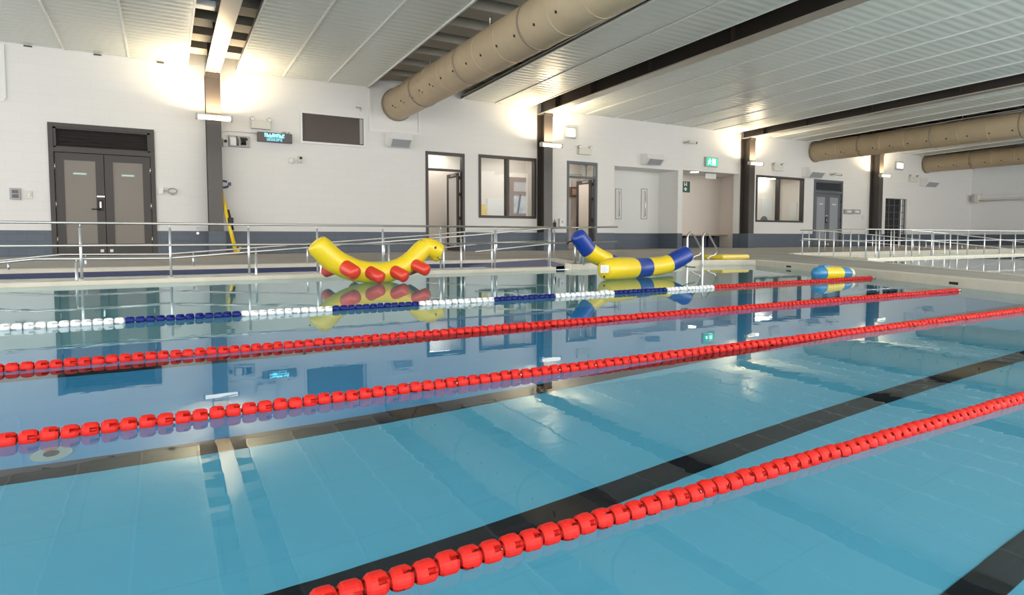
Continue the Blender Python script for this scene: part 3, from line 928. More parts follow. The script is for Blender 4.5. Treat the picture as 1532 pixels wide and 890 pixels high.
# dark green pictogram sign
YG = DW + 0.27
a, b = onY(1020.5, 271, YG), onY(1031.5, 288, YG)
t = thing('direction_sign', 'dark green sign with a white arrow at the left of the corridor', 'sign', ((a.x + b.x) / 2, YG, b.z))
MB().box(a.x, b.x, YG - 0.02, YG + 0.01, b.z, a.z, 0.004).build('sign_board', M_GREEN, t)
mb = MB(); w_, h_ = b.x - a.x, a.z - b.z
X = lambda u: a.x + u * w_
Z = lambda v: b.z + v * h_
for u in (0.22, 0.50):
    mb.box(X(u), X(u + 0.09), YG - 0.026, YG - 0.02, Z(0.56), Z(0.86)); mb.ball((X(u + 0.045), YG - 0.02, Z(0.90)), w_ * 0.055, sc=(1, 0.3, 1))
mb.box(X(0.31), X(0.50), YG - 0.026, YG - 0.02, Z(0.68), Z(0.75))
mb.prism_xz([(X(0.14), Z(0.30)), (X(0.40), Z(0.46)), (X(0.66), Z(0.30)), (X(0.52), Z(0.30)), (X(0.52), Z(0.14)), (X(0.28), Z(0.14)), (X(0.28), Z(0.30))], YG - 0.026, YG - 0.02)
mb.build('pictogram', M_WHITE, t)
a = onZ(1039, 257.5, OP[3] - 0.01)
yy = min(a.y, YC - 0.3)
t = thing('downlight', 'round recessed light in the corridor ceiling', 'ceiling light', (a.x, yy, OP[3] - 0.01))
MB().cyl((a.x, yy, OP[3] - 0.012), (a.x, yy, OP[3] + 0.01), 0.17, 20).build('bezel', M_WHITE, t)
MB().cyl((a.x, yy, OP[3] - 0.020), (a.x, yy, OP[3] - 0.012), 0.14, 20).build('lens', M_LAMPC, t)

# ================================================================== WALL FITTINGS
def batten(i, cx):
    z = [onY(319, 175, 15.3).z, onY(829, 217, 15.3).z, onY(1140, 245, 15.3).z, onY(1338, 263.5, 15.3).z][i]
    t = thing('wall_batten_light', ['glowing batten light on the leftmost column', 'glowing batten light on the second column', 'glowing batten light on the third column', 'glowing batten light on the rightmost column'][i], 'wall light', (cx, 15.36, z), 'batten lights on the columns')
    y = 15.30
    MB().box(cx - 0.10, cx + 0.10, 15.38, CY0, z - 0.05, z + 0.05, 0.006).build('bracket', M_GFRAME, t)
    MB().box(cx - 0.36, cx + 0.36, y - 0.06, y + 0.08, z + 0.015, z + 0.05, 0.008).build('housing', M_WHITE, t)
    MB().tube([(cx - 0.33, y, z - 0.01), (cx + 0.33, y, z - 0.01)], 0.062, 14).build('diffuser', M_LAMP, t, smooth=40)
    for s in (-1, 1):
        MB().box(cx + s * 0.33, cx + s * 0.38, y - 0.065, y + 0.065, z - 0.075, z + 0.05, 0.012).build('end_cap', M_GREYP, t)
    area('uplight', (cx, y - 0.02, z + 0.06), (R(180), 0, 0), 0.66, 0.10, UPLIGHT_W, (1.0, 0.80, 0.52), 156, t)


for i, cx in enumerate(COLX):
    batten(i, cx)


def emergency(px0, px1, py0, py1, label):
    a, b = onY(px0, py0, DW), onY(px1, py1, DW)
    t = thing('emergency_light', label, 'emergency light', ((a.x + b.x) / 2, DW, b.z), 'twin emergency lights on the wall')
    zb = b.z + (a.z - b.z) * 0.72
    MB().box(a.x, b.x, DW - 0.12, DW, b.z, zb, 0.012).build('case', M_IVORY, t)
    w = b.x - a.x
    for u in (0.06, 0.94):
        xx = a.x + w * u
        mb = MB().cyl((xx, DW - 0.08, zb - 0.01), (xx, DW - 0.08, zb + 0.03), 0.015, 8)
        mb.cyl((xx, DW - 0.05, a.z - 0.06), (xx, DW - 0.13, a.z - 0.07), 0.055, 12)
        lh = mb.build('lamp_head', M_GREYP, t)
        sub(MB().cyl((xx, DW - 0.128, a.z - 0.07), (xx, DW - 0.134, a.z - 0.07), 0.046, 12), 'lens', M_WHITE, lh)
    return t


emergency(375, 404, 174, 195, 'twin emergency light above the cyan lit sign')
emergency(863.5, 882, 217, 232.5, 'twin emergency light above the grey open door')
emergency(1155, 1168.5, 243, 256.5, 'twin emergency light above the window right of the third column')
emergency(1359, 1370.5, 261, 273, 'twin emergency light above the black gate')


def speaker(px0, px1, py0, py1, label, yaw=0.0):
    a, b = onY(px0, py0, DW - 0.15), onY(px1, py1, DW - 0.15)
    t = thing('wall_speaker', label, 'loudspeaker', ((a.x + b.x) / 2, DW, b.z), 'white loudspeakers on the wall')
    zc, h = (a.z + b.z) / 2, a.z - b.z
    # wedge case, its front leaning down towards the pool
    mb = MB()
    prof = [(DW, zc + h * 0.5), (DW - 0.30, zc + h * 0.5), (DW - 0.36, zc + h * 0.02), (DW - 0.18, zc - h * 0.5), (DW, zc - h * 0.36)]
    L = [mb.bm.verts.new((a.x, p[0], p[1])) for p in prof]; Q = [mb.bm.verts.new((b.x, p[0], p[1])) for p in prof]
    mb.bm.faces.new(L); mb.bm.faces.new(Q[::-1])
    for k in range(5):
        mb.bm.faces.new((L[k], Q[k], Q[(k + 1) % 5], L[(k + 1) % 5]))
    mb.build('case', M_WHITE, t)
    mb = MB()
    p, q = Vector((DW - 0.353, zc + h * 0.0)), Vector((DW - 0.19, zc - h * 0.47))
    for k, off in enumerate((0.004, 0.010)):
        pass
    x0, x1 = a.x + (b.x - a.x) * 0.13, b.x - (b.x - a.x) * 0.08
    n = Vector((-(p.y - q.y), (p.x - q.x))).normalized() * 0.008
    if n.x > 0: n = -n
    mb.quad([(x0, p.x + n.x, p.y + n.y), (x1, p.x + n.x, p.y + n.y), (x1, q.x + n.x, q.y + n.y), (x0, q.x + n.x, q.y + n.y)])
    mb.quad([(x0, p.x, p.y), (x0, q.x, q.y), (x1, q.x, q.y), (x1, p.x, p.y)])
    mb.build('grille', M_GRILLE, t)
    MB().box((a.x + b.x) / 2 - 0.05, (a.x + b.x) / 2 + 0.05, DW - 0.05, DW, zc + h * 0.4, zc + h * 0.6).build('bracket', M_WHITE, t)


speaker(579, 614, 198, 222, 'white loudspeaker right of the dark screen, below the big duct')
speaker(963, 988, 230, 248, 'white loudspeaker above the white alcove')
speaker(1206, 1229, 250, 267, 'white loudspeaker above the grey double door')
speaker(1381, 1400, 266, 280.5, 'white loudspeaker right of the black gate')


def bulkhead(px0, px1, py0, py1, label):
    a, b = onY(px0, py0, DW), onY(px1, py1, DW)
    t = thing('bulkhead_light', label, 'wall light', ((a.x + b.x) / 2, DW, b.z), 'square bulkhead lights')
    MB().box(a.x, b.x, DW - 0.07, DW, b.z, a.z, 0.03).build('case', M_GREYP, t)
    d = (b.x - a.x) * 0.12
    MB().box(a.x + d, b.x - d, DW - 0.11, DW - 0.06, b.z + d, a.z - d, 0.03).build('diffuser', M_BULK, t)


bulkhead(843, 860.5, 189, 208, 'square bulkhead light right of the second column')
bulkhead(1338.5, 1349, 241, 255, 'square bulkhead light right of the rightmost column')


def cctv(px, py, label, flip=1):
    p = onY(px, py, DW - 0.25)
    t = thing('security_camera', label, 'camera', (p.x, DW, p.z), 'small cameras on the wall')
    MB().cyl((p.x - flip * 0.12, DW, p.z + 0.02), (p.x - flip * 0.12, DW - 0.03, p.z + 0.02), 0.06, 12).build('wall_plate', M_IVORY, t)
    MB().tube([(p.x - flip * 0.12, DW - 0.02, p.z + 0.02), (p.x - flip * 0.06, DW - 0.14, p.z + 0.03), (p.x, DW - 0.22, p.z)], 0.02, 8).build('arm', M_GREYP, t)
    MB().tube([(p.x - flip * 0.10, DW - 0.22, p.z + 0.02), (p.x + flip * 0.14, DW - 0.30, p.z - 0.01)], 0.055, 12).build('camera_body', M_IVORY, t, smooth=40)
    MB().tube([(p.x + flip * 0.14, DW - 0.30, p.z - 0.01), (p.x + flip * 0.18, DW - 0.315, p.z - 0.015)], 0.042, 12).build('lens_hood', M_BLACK, t, smooth=40)


cctv(1035, 213, 'small camera high on the wall left of the green exit sign')
cctv(1253, 261, 'small camera above the right edge of the grey double door')
p = onY(537, 163, DW)
t = thing('sensor_arm', 'thin white sensor arm above the right end of the dark screen', 'sensor', (p.x, DW, p.z))
MB().tube([(p.x + 0.04, DW, p.z), (p.x + 0.02, DW - 0.12, p.z), (p.x - 0.12, DW - 0.16, p.z + 0.01)], 0.012, 8).build('arm', M_GREYP, t)
MB().box(p.x + 0.02, p.x + 0.06, DW - 0.03, DW, p.z - 0.06, p.z + 0.06, 0.006).build('plate', M_IVORY, t)

# dark screen in a white frame
a, b = onY(451.5, 169.5, DW), onY(543.5, 215.5, DW)
za, zb = onY(497, 173.5, DW).z, onY(497, 214, DW).z
t = thing('score_screen', 'wide dark brown screen in a white frame, left of the big duct', 'screen', ((a.x + b.x) / 2, DW, zb))
frame_mb((a.x - 0.05, b.x + 0.05, zb - 0.06, za + 0.05), 0.05, DW - 0.05, DW).build('screen_frame', M_WHITE, t)
MB().box(a.x, b.x, DW - 0.02, DW, zb, za).build('screen_face', M_TVB, t)
MB().box(b.x - 0.10, b.x - 0.02, DW - 0.04, DW - 0.02, zb + 0.02, za - 0.02, 0.004).build('side_rail', M_GREYP, t)
mb = MB().box(a.x, a.x + 0.05, DW - 0.045, DW - 0.02, zb, za); mb.build('edge_strip', M_BROWN, t)  # dark bronze strip along the left edge of the screen

# cyan lit sign: two lines that cannot be read
a, b = onY(385, 198, DW - 0.1), onY(437, 214, DW - 0.1)
za, zb = onY(411, 199, DW - 0.1).z, onY(411, 213, DW - 0.1).z
t = thing('lit_sign', 'dark sign box with glowing cyan lettering, right of the leftmost column', 'sign', ((a.x + b.x) / 2, DW, zb))
MB().box(a.x, b.x, DW - 0.14, DW, zb, za, 0.01).build('case', M_SIGN, t)
w_, h_ = b.x - a.x, za - zb


def glyph_row(mb, x0, x1, z0, z1, n, y, seed):
    rnd = random.Random(seed); st = (x1 - x0) / n
    for i in range(n):
        xa = x0 + i * st; xb = xa + st * 0.74; th = st * 0.20; zm = (z0 + z1) / 2; tz = (z1 - z0) * 0.17
        k = rnd.sample('LTBMRDC', 4)
        mb.box(xa, xa + th, y - 0.006, y, z0, z1)
        for s in k:
            if s == 'L': mb.box(xa, xb, y - 0.006, y, z0, z0 + tz)
            if s == 'T': mb.box(xa, xb, y - 0.006, y, z1 - tz, z1)
            if s == 'M': mb.box(xa, xb, y - 0.006, y, zm - tz / 2, zm + tz / 2)
            if s == 'R': mb.box(xb - th, xb, y - 0.006, y, z0, zm)
            if s == 'D': mb.box(xb - th, xb, y - 0.006, y, zm, z1)


mb = MB(); glyph_row(mb, a.x + w_ * 0.20, a.x + w_ * 0.78, zb + h_ * 0.50, zb + h_ * 0.88, 8, DW - 0.14, 3); mb.build('lettering', M_CYANE, t)
mb = MB(); glyph_row(mb, a.x + w_ * 0.26, a.x + w_ * 0.72, zb + h_ * 0.12, zb + h_ * 0.40, 7, DW - 0.14, 5); mb.build('lettering', M_CYAND, t)
mb = MB()
for u in (0.72, 0.78, 0.90): mb.box(a.x + w_ * u, a.x + w_ * u + 0.04, DW - 0.10, DW - 0.04, za, za + 0.05)
mb.build('clip', M_GREYP, t)

# control boxes beside the leftmost column
def wall_box(name, rc, label, cat, m, depth=0.09, parent=None):
    a, b = onY(rc[0], rc[1], DW), onY(rc[2], rc[3], DW)
    return a, b


a, b = onY(341.5, 202.5, DW), onY(373.5, 221.5, DW)
t = thing('control_cabinet', 'grey control box with sockets, right of the leftmost column', 'control box', ((a.x + b.x) / 2, DW, b.z))
MB().box(a.x, b.x, DW - 0.08, DW, b.z, a.z, 0.01).build('case', M_GREYP, t)
w_, h_ = b.x - a.x, a.z - b.z
MB().box(a.x + w_ * 0.06, a.x + w_ * 0.34, DW - 0.12, DW - 0.07, b.z + h_ * 0.1, b.z + h_ * 0.8, 0.01).build('cover', M_WHITE, t)
mb = MB()
for k in range(3):
    mb.tube([(a.x + w_ * (0.60 + 0.09 * k), DW - 0.085, b.z + h_ * 0.2), (a.x + w_ * (0.62 + 0.07 * k), DW - 0.12, b.z + h_ * 0.5), (a.x + w_ * (0.58 + 0.11 * k), DW - 0.085, b.z + h_ * 0.85)], 0.02, 8)
mb.box(a.x + w_ * 0.55, a.x + w_ * 0.9, DW - 0.10, DW - 0.08, b.z + h_ * 0.62, b.z + h_ * 0.80, 0.008)
mb.build('plug_cluster', M_BLACK, t)
MB().tube([(a.x + w_ * 0.42, DW - 0.085, b.z + h_ * 0.1), (a.x + w_ * 0.42, DW - 0.12, b.z + h_ * 0.6), (a.x + w_ * 0.36, DW - 0.12, b.z + h_ * 0.9)], 0.018, 8).build('cable', M_GFRAME, t)
a, b = onY(333, 207, DW), onY(341, 220, DW)
t = thing('isolator_switch', 'small ivory switch with a black knob, tight beside the leftmost column', 'switch', ((a.x + b.x) / 2, DW, b.z))
MB().box(a.x, b.x, DW - 0.07, DW, b.z, a.z, 0.01).build('case', M_IVORY, t)
MB().cyl(((a.x + b.x) / 2, DW - 0.07, a.z - 0.07), ((a.x + b.x) / 2, DW - 0.11, a.z - 0.07), 0.035, 10).build('knob', M_BLACK, t)
a, b, c = onY(329, 203, DW), onY(332, 195, DW), onY(376, 199, DW)
o = MB().tube([(a.x, DW - 0.02, a.z - 0.25), (a.x, DW - 0.02, a.z + 0.02), (b.x + 0.04, DW - 0.02, b.z - 0.02), (b.x + 0.15, DW - 0.02, b.z), (c.x + 0.9, DW - 0.02, b.z - 0.01)], 0.013, 8).build('wall_conduit', M_IVORY)
tag(o, 'white conduit bending from the leftmost column to the lit sign', 'conduit')
a, b = onY(445.5, 233, DW), onY(453, 245, DW)
t = thing('call_unit', 'small ivory unit with a black dot below the dark screen', 'call unit', ((a.x + b.x) / 2, DW, b.z))
MB().box(a.x, b.x, DW - 0.06, DW, b.z, a.z, 0.008).build('case', M_IVORY, t)
MB().cyl(((a.x + b.x) / 2, DW - 0.055, a.z - 0.06), ((a.x + b.x) / 2, DW - 0.08, a.z - 0.06), 0.034, 10).build('button', M_BLACK, t)
MB().cyl(((a.x + b.x) / 2, DW - 0.055, b.z + 0.04), ((a.x + b.x) / 2, DW - 0.07, b.z + 0.04), 0.022, 10).build('lamp_dot', M_GREYP, t)
p = onY(436, 240.5, DW)
t = thing('motion_sensor', 'small round white sensor on the wall left of the call unit', 'sensor', (p.x, DW, p.z))
MB().ball((p.x, DW - 0.03, p.z), 0.075, sc=(1, 0.8, 1)).build('dome', M_WHITE, t)
MB().cyl((p.x, DW, p.z), (p.x, DW - 0.03, p.z), 0.085, 14).build('ring', M_IVORY, t)

# small fittings beside the large brown door
a, b = onY(237, 280, DW), onY(244.5, 290.5, DW)
t = thing('door_holder', 'white box with a grey ring hook right of the large brown door', 'door holder', ((a.x + b.x) / 2, DW, b.z))
MB().box(a.x, b.x, DW - 0.06, DW, b.z, a.z, 0.008).build('case', M_WHITE, t)
p = onY(258, 285.5, DW - 0.1)
MB().tube([(b.x, DW - 0.03, p.z), (p.x - 0.08, DW - 0.08, p.z)], 0.012, 8).build('arm', M_GREYP, t)
MB().tube([(p.x + 0.09 * math.cos(k * math.pi / 8), DW - 0.1, p.z + 0.055 * math.sin(k * math.pi / 8)) for k in range(17)], 0.014, 8).build('ring', M_GREYP, t)
MB().box(p.x - 0.02, p.x + 0.02, DW - 0.1, DW - 0.02, p.z - 0.09, p.z - 0.06).build('clip', M_GREYP, t)
for (px, py, lab) in ((44, 292, 'white switch plate left of the large brown door'), (1290.5, 325, 'small pale switch plate right of the grey double door')):
    p = onY(px, py, DW)
    t = thing('switch_plate', lab, 'switch', (p.x, DW, p.z - 0.08))
    MB().box(p.x - 0.05, p.x + 0.05, DW - 0.02, DW, p.z - 0.08, p.z + 0.08, 0.005).build('plate', M_IVORY, t)
    MB().box(p.x - 0.015, p.x + 0.015, DW - 0.032, DW - 0.02, p.z - 0.03, p.z + 0.03, 0.003).build('rocker', M_WHITE, t)
p = onY(23, 290, DW)
t = thing('power_outlet', 'grey double power outlet on the wall at far left', 'outlet', (p.x, DW, p.z - 0.12))
MB().box(p.x - 0.09, p.x + 0.09, DW - 0.035, DW, p.z - 0.12, p.z + 0.12, 0.008).build('plate', M_GREYP, t)
MB().box(p.x - 0.05, p.x + 0.05, DW - 0.05, DW - 0.03, p.z - 0.08, p.z - 0.01, 0.005).build('socket', M_GFRAME, t)
MB().box(p.x - 0.05, p.x + 0.05, DW - 0.05, DW - 0.03, p.z + 0.01, p.z + 0.08, 0.005).build('socket', M_GFRAME, t)
for k, (xa, xb) in enumerate(((1262, 1273), (1274, 1285))):
    a, b = onY(xa, 313, DW), onY(xb, 320.5, DW)
    t = thing('control_box', ['left of two small grey boxes right of the grey double door', 'right of two small grey boxes right of the grey double door'][k], 'control box', ((a.x + b.x) / 2, DW, b.z), 'small grey boxes by the grey door')
    MB().box(a.x, b.x, DW - 0.08, DW, b.z, a.z, 0.01).build('case', M_GREYP, t)
    d = (b.x - a.x) * 0.25
    MB().box(a.x + d, b.x - d, DW - 0.1, DW - 0.07, b.z + 0.06, a.z - 0.06, 0.01).build('window', M_WHITE, t)
# small floor-level tap on the blue band
p = onY(295.5, 345, DW)
t = thing('wall_tap', 'small tap at the top of the blue band left of the leftmost column', 'tap', (p.x, DW, p.z))
MB().cyl((p.x, DW, p.z - 0.06), (p.x, DW - 0.10, p.z - 0.06), 0.03, 10).build('spout', M_POST, t)
MB().cyl((p.x, DW, p.z + 0.06), (p.x, DW - 0.06, p.z + 0.06), 0.03, 10).build('knob', M_IVORY, t)

# exit sign
a, b = onY(1057.5, 235.5, DW - 0.1), onY(1073.5, 249, DW - 0.1)
t = thing('exit_sign', 'green lit exit sign above the corridor opening', 'exit sign', ((a.x + b.x) / 2, DW, b.z))
MB().box(a.x - 0.03, b.x + 0.03, DW - 0.09, DW, b.z - 0.03, a.z + 0.03, 0.01).build('case', M_GREYP, t)
MB().box(a.x, b.x, DW - 0.105, DW - 0.088, b.z, a.z).build('sign_face', M_GREENE, t)
w_, h_ = b.x - a.x, a.z - b.z
X = lambda u: a.x + u * w_
Z = lambda v: b.z + v * h_
mb = MB()
mb.box(X(0.50), X(0.80), DW - 0.112, DW - 0.105, Z(0.10), Z(0.90))
mb.ball((X(0.28), DW - 0.107, Z(0.78)), w_ * 0.065, sc=(1, 0.25, 1))
mb.bar((X(0.27), DW - 0.108, Z(0.68)), (X(0.22), DW - 0.108, Z(0.42)), 0.006, w_ * 0.09)
mb.bar((X(0.27), DW - 0.108, Z(0.64)), (X(0.42), DW - 0.108, Z(0.56)), 0.006, w_ * 0.05)
mb.bar((X(0.26), DW - 0.108, Z(0.64)), (X(0.12), DW - 0.108, Z(0.56)), 0.006, w_ * 0.05)
mb.bar((X(0.22), DW - 0.108, Z(0.44)), (X(0.36), DW - 0.108, Z(0.28)), 0.006, w_ * 0.06)
mb.bar((X(0.36), DW - 0.108, Z(0.30)), (X(0.36), DW - 0.108, Z(0.12)), 0.006, w_ * 0.06)
mb.bar((X(0.22), DW - 0.108, Z(0.44)), (X(0.10), DW - 0.108, Z(0.16)), 0.006, w_ * 0.06)
mb.build('pictogram', M_WHITEE, t)

# items at the foot of the second column
p = onY(838.5, 333, DW)
t = thing('soap_dispenser', 'white dispenser on the wall left of the grey open door', 'dispenser', (p.x, DW, p.z - 0.13))
MB().box(p.x - 0.09, p.x + 0.09, DW - 0.11, DW, p.z - 0.13, p.z + 0.13, 0.015).build('case', M_WHITE, t)
MB().box(p.x - 0.03, p.x + 0.03, DW - 0.118, DW - 0.105, p.z - 0.02, p.z + 0.06).build('window', M_GREYP, t)
p = onY(828.5, 336, DW)
t = thing('hand_sanitiser', 'dark pump bottle on a shelf beside the second column', 'dispenser', (p.x, DW, p.z - 0.12))
MB().box(p.x - 0.12, p.x + 0.06, DW - 0.12, DW, p.z - 0.13, p.z - 0.10, 0.004).build('shelf', M_WOOD, t)
MB().cyl((p.x, DW - 0.06, p.z - 0.10), (p.x, DW - 0.06, p.z + 0.07), 0.045, 12).build('bottle', M_FRAME, t)
MB().tube([(p.x, DW - 0.06, p.z + 0.07), (p.x, DW - 0.06, p.z + 0.14), (p.x - 0.04, DW - 0.10, p.z + 0.14)], 0.010, 8).build('pump', M_BLACK, t)

# white frames on the wall round the duct mouth and at far left
a = onY(553, 140, DW); b = onY(627, 199, DW)
mb = MB(); mb.box(a.x - 0.03, a.x + 0.03, DW - 0.031, DW - 0.001, b.z, 4.34); mb.box(b.x - 0.03, b.x + 0.03, DW - 0.031, DW - 0.001, b.z, 4.34); mb.box(a.x - 0.03, b.x + 0.03, DW - 0.03, DW, b.z - 0.06, b.z)
o = mb.build('duct_surround', M_WHITE); tag(o, 'white square frame on the wall round the end of the big duct', 'frame')
a = onY(7, 148, DW)
mb = MB(); mb.box(a.x - 0.05, a.x + 0.03, DW - 0.03, DW, a.z, 4.34); mb.box(a.x - 1.4, a.x, DW - 0.03, DW, a.z - 0.05, a.z)
o = mb.build('duct_surround', M_WHITE); tag(o, 'white frame on the wall at the upper left edge', 'frame')
for k, px in enumerate((42, 146, 240)):
    p = onY(px, 70 + px * 0.105, DW)
    o = MB().box(p.x - 0.07, p.x + 0.07, DW - 0.03, DW - 0.0, 4.355, 4.38, 0.004).build('ceiling_clip', M_FRAME)
    tag(o, ['leftmost small dark clip at the top of the wall', 'middle small dark clip at the top of the wall', 'small dark clip at the top of the wall nearest the leftmost column'][k], 'clip', 'clips at the top of the wall')

p = onZ(309, 7, 4.52)
t = thing('slot_fitting', 'white box fitting in the ceiling slot left of the glowing beam', 'ceiling fitting', (p.x, p.y, 4.47))
MB().box(p.x - 0.20, p.x + 0.14, p.y - 0.10, p.y + 0.12, 4.47, 4.57, 0.012).build('case', M_WHITE, t)
MB().box(p.x - 0.26, p.x + 0.20, p.y - 0.02, p.y + 0.02, 4.57, 4.60).build('hanger', M_GREYP, t)

# yellow pole leaning by the leftmost column, with its hoop above
p0, p1 = onY(331, 286, 15.62), onY(353.5, 377.5, 15.2)
t = thing('rescue_pole', 'yellow pole leaning against the leftmost column', 'pole', (p1.x, 15.2, ZD))
p1.z = ZD + 0.02
MB().tube([p0, p1], 0.045, 10).build('pole', M_YEL, t)
q0, q1 = p0.lerp(p1, 0.30), p0.lerp(p1, 0.62)
MB().tube([q0 + Vector((0.05, -0.05, 0)), q1 + Vector((0.05, -0.05, 0))], 0.022, 8).build('strap', M_BLACK, t)
q = p0.lerp(p1, 0.48)
MB().box(q.x - 0.02, q.x + 0.10, q.y - 0.10, q.y + 0.03, q.z - 0.08, q.z + 0.08, 0.012).build('clamp', M_BLACK, t)
MB().tube([p1 + Vector((0.0, 0, 0.0)), p1 + Vector((0.10, 0, 0.16))], 0.03, 8).build('hook', M_YEL, t)
p = onY(333.5, 275.5, 15.5)
t = thing('life_ring', 'small navy and white ring hung beside the leftmost column', 'ring', (p.x, 15.5, p.z - 0.1))
mb = MB()
N = 24
pts = [Vector((p.x + 0.13 * math.cos(2 * math.pi * k / N), 15.5, p.z + 0.075 * math.sin(2 * math.pi * k / N))) for k in range(N + 1)]
mb.tube(pts, 0.025, 8, caps=False, mif=lambda c: 1 if abs(c.x - p.x) > 0.085 and c.z > p.z - 0.04 and c.x > p.x else 0)
mb.build('ring', [M_NAVY, M_WHITE], t)
MB().box(p.x + 0.10, p.x + 0.17, 15.46, 15.53, p.z - 0.03, p.z + 0.05, 0.01).build('clip', M_NAVY, t)
MB().tube([(p.x - 0.12, 15.5, p.z), (p.x - 0.2, 15.6, p.z)], 0.012, 6).build('hook', M_STEEL, t)

# ================================================================== DUCTS
DLAB = ['big beige fabric duct running forward from above the dark screen', 'beige duct at right, nearer of the two far ducts', 'beige duct at the far right edge, farthest of the three']
for i, dx in enumerate(DUCTX):
    t = thing('air_duct', DLAB[i], 'air duct', (dx, DW, DZ), 'beige round air ducts')
    N = 40
    y1 = DW - 0.02
    mb = MB()
    mb.tube([(dx, y1, DZ), (dx, YN, DZ)], DR, N)
    mb.build('duct_tube', M_DUCT, t)
    y = y1 - 1.1; k = 0
    while y > 1.0:
        wide = k % 3 == 1
        MB().tube([(dx, y, DZ), (dx, y - (0.05 if wide else 0.016), DZ)], DR + (0.012 if wide else 0.004), N).build('seam_ring', M_DUCTR if wide else M_DUCT, t)
        y -= 0.85; k += 1
    y = y1 - 0.7
    sgn = -1
    ang = R(208)
    k = 0
    while y > 3.0:
        v = Vector((math.cos(ang), 0, math.sin(ang)))
        c = Vector((dx, y, DZ))
        MB().cyl(c + v * (DR - 0.01), c + v * (DR + 0.006), 0.026, 8).build('nozzle', M_BLACK, t)
        if k < 5:
            v = Vector((math.cos(ang + 0.16), 0, math.sin(ang + 0.16)))
            c.y -= 0.1
            MB().cyl(c + v * (DR - 0.01), c + v * (DR + 0.006), 0.018, 8).build('nozzle', M_BLACK, t)
        y -= 0.62; k += 1
    MB().tube([(dx, y1, DZ), (dx, y1 - 0.05, DZ)], DR + 0.03, N).build('collar', M_DUCTR, t)
    mb = MB()
    for yy in (13.5, 10.5, 7.5, 4.5):
        mb.tube([(dx, yy, DZ + DR - 0.01), (dx, yy, ceil_z(yy) + 0.74)], 0.012, 6)
    mb.build('hanger', M_STEEL, t)

# bar on the end wall
a, b = onX(1457, 290, XR), onX(1532, 292, XR)
t = thing('wall_rail', 'pale folded rail fixed high on the far right end wall', 'rail', (XR, a.y, a.z))
MB().box(XR - 0.22, XR - 0.08, 9.5, DW - 0.3, 2.46, 2.62, 0.02).build('rail', M_WHITE, t)
MB().tube([(XR - 0.3, DW - 0.35, 2.36), (XR - 0.55, 9.8, 2.26)], 0.04, 8).build('arm', M_IVORY, t)
MB().box(XR - 0.4, XR, DW - 0.5, DW - 0.3, 2.25, 2.7, 0.03).build('bracket', M_IVORY, t)

# ================================================================== RAMP RAILS
def fence(label, X0, X1, Y, ztop, zmid, posts, zbase, group):
    t = thing('ramp_fence', label, 'railing', ((X0 + X1) / 2, Y, zbase), group)
    MB().tube([(X0, Y, ztop), (X1, Y, ztop)], 0.0125, 10).build('top_rail', M_STEEL, t)
    MB().tube([(X0, Y - 0.015, zmid), (X1 - 0.1, Y - 0.015, zmid)], 0.012, 10).build('mid_rail', M_STEEL, t)
    for x in posts:
        mb = MB().tube([(x, Y, zbase), (x, Y, ztop - 0.05)], 0.013, 10)
        mb.tube([(x, Y, ztop - 0.05), (x, Y, ztop)], 0.006, 6)
        mb.cyl((x, Y, zbase - 0.001), (x, Y, zbase + 0.008), 0.03, 12)
        mb.build('post', M_POST, t)
    return t


fence('long horizontal railing on the low ramp wall at left', XL, 5.34, 7.51, 0.626, 0.397, [-3.2, -2.35, -1.53, -0.73, 0.06, 0.84, 1.6, 2.41, 3.2, 4.02, 4.94], 0.045, 'ramp railings')
def on_seg_px(px, A, B):
    """point of a ground segment that lies under a picture column"""
    v = ray(px, 380); A, B = Vector(A), Vector(B); d = B - A
    k = (A.x * v.y - A.y * v.x) / (d.y * v.x - d.x * v.y)
    return A + d * k


SA, SB = (13.66, 9.70), (13.03, 7.55)
ftop, fmid = 0.655, 0.41
t = thing('ramp_fence', 'horizontal railing with a skew left end on the ramp wall of the second pool', 'railing', (18.0, 7.55, 0.045), 'ramp railings')
pa = on_seg_px(1197, SA, SB)
MB().tube([(pa.x, pa.y, ftop), (SB[0], SB[1], ftop), (30, 7.55, ftop)], 0.0125, 10).build('top_rail', M_STEEL, t)
MB().tube([(pa.x, pa.y, fmid), (SB[0], SB[1], fmid), (29.9, 7.55, fmid)], 0.0115, 10).build('mid_rail', M_STEEL, t)
fp = [on_seg_px(px, SA, SB) for px in (1200, 1225, 1247, 1272, 1295, 1315)] + [Vector((14.0 + 0.86 * k, 7.55)) for k in range(18)]
for p in fp:
    mb = MB().tube([(p.x, p.y, 0.04), (p.x, p.y, ftop - 0.05)], 0.013, 10)
    mb.tube([(p.x, p.y, ftop - 0.05), (p.x, p.y, ftop)], 0.006, 6); mb.cyl((p.x, p.y, 0.044), (p.x, p.y, 0.053), 0.03, 12)
    mb.build('post', M_POST, t)


def handrail(label, up, Y, lo_up, posts, zb_of, group):
    """sloping rail; up = [(X, Z)]; posts are X positions"""
    t = thing('ramp_handrail', label, 'handrail', (up[-1][0], Y, 0.06), group)

    def zat(pts, x):
        for (xa, za), (xb, zb) in zip(pts, pts[1:]):
            if min(xa, xb) <= x <= max(xa, xb):
                return za + (zb - za) * (x - xa) / (xb - xa)
        return pts[0][1] if abs(x - pts[0][0]) < abs(x - pts[-1][0]) else pts[-1][1]
    MB().tube([(x, Y, z) for x, z in up], 0.0125, 10).build('upper_rail', M_STEEL, t)
    if lo_up:
        MB().tube([(x, Y, z) for x, z in lo_up], 0.0115, 10).build('lower_rail', M_STEEL, t)
    for x in posts:
        zt = zat(up, x)
        mb = MB().tube([(x, Y, zb_of(x)), (x, Y, zt - 0.04)], 0.0135, 10)
        mb.tube([(x, Y, zt - 0.04), (x, Y, zt)], 0.006, 6)
        mb.build('post', M_POST, t)
    return t


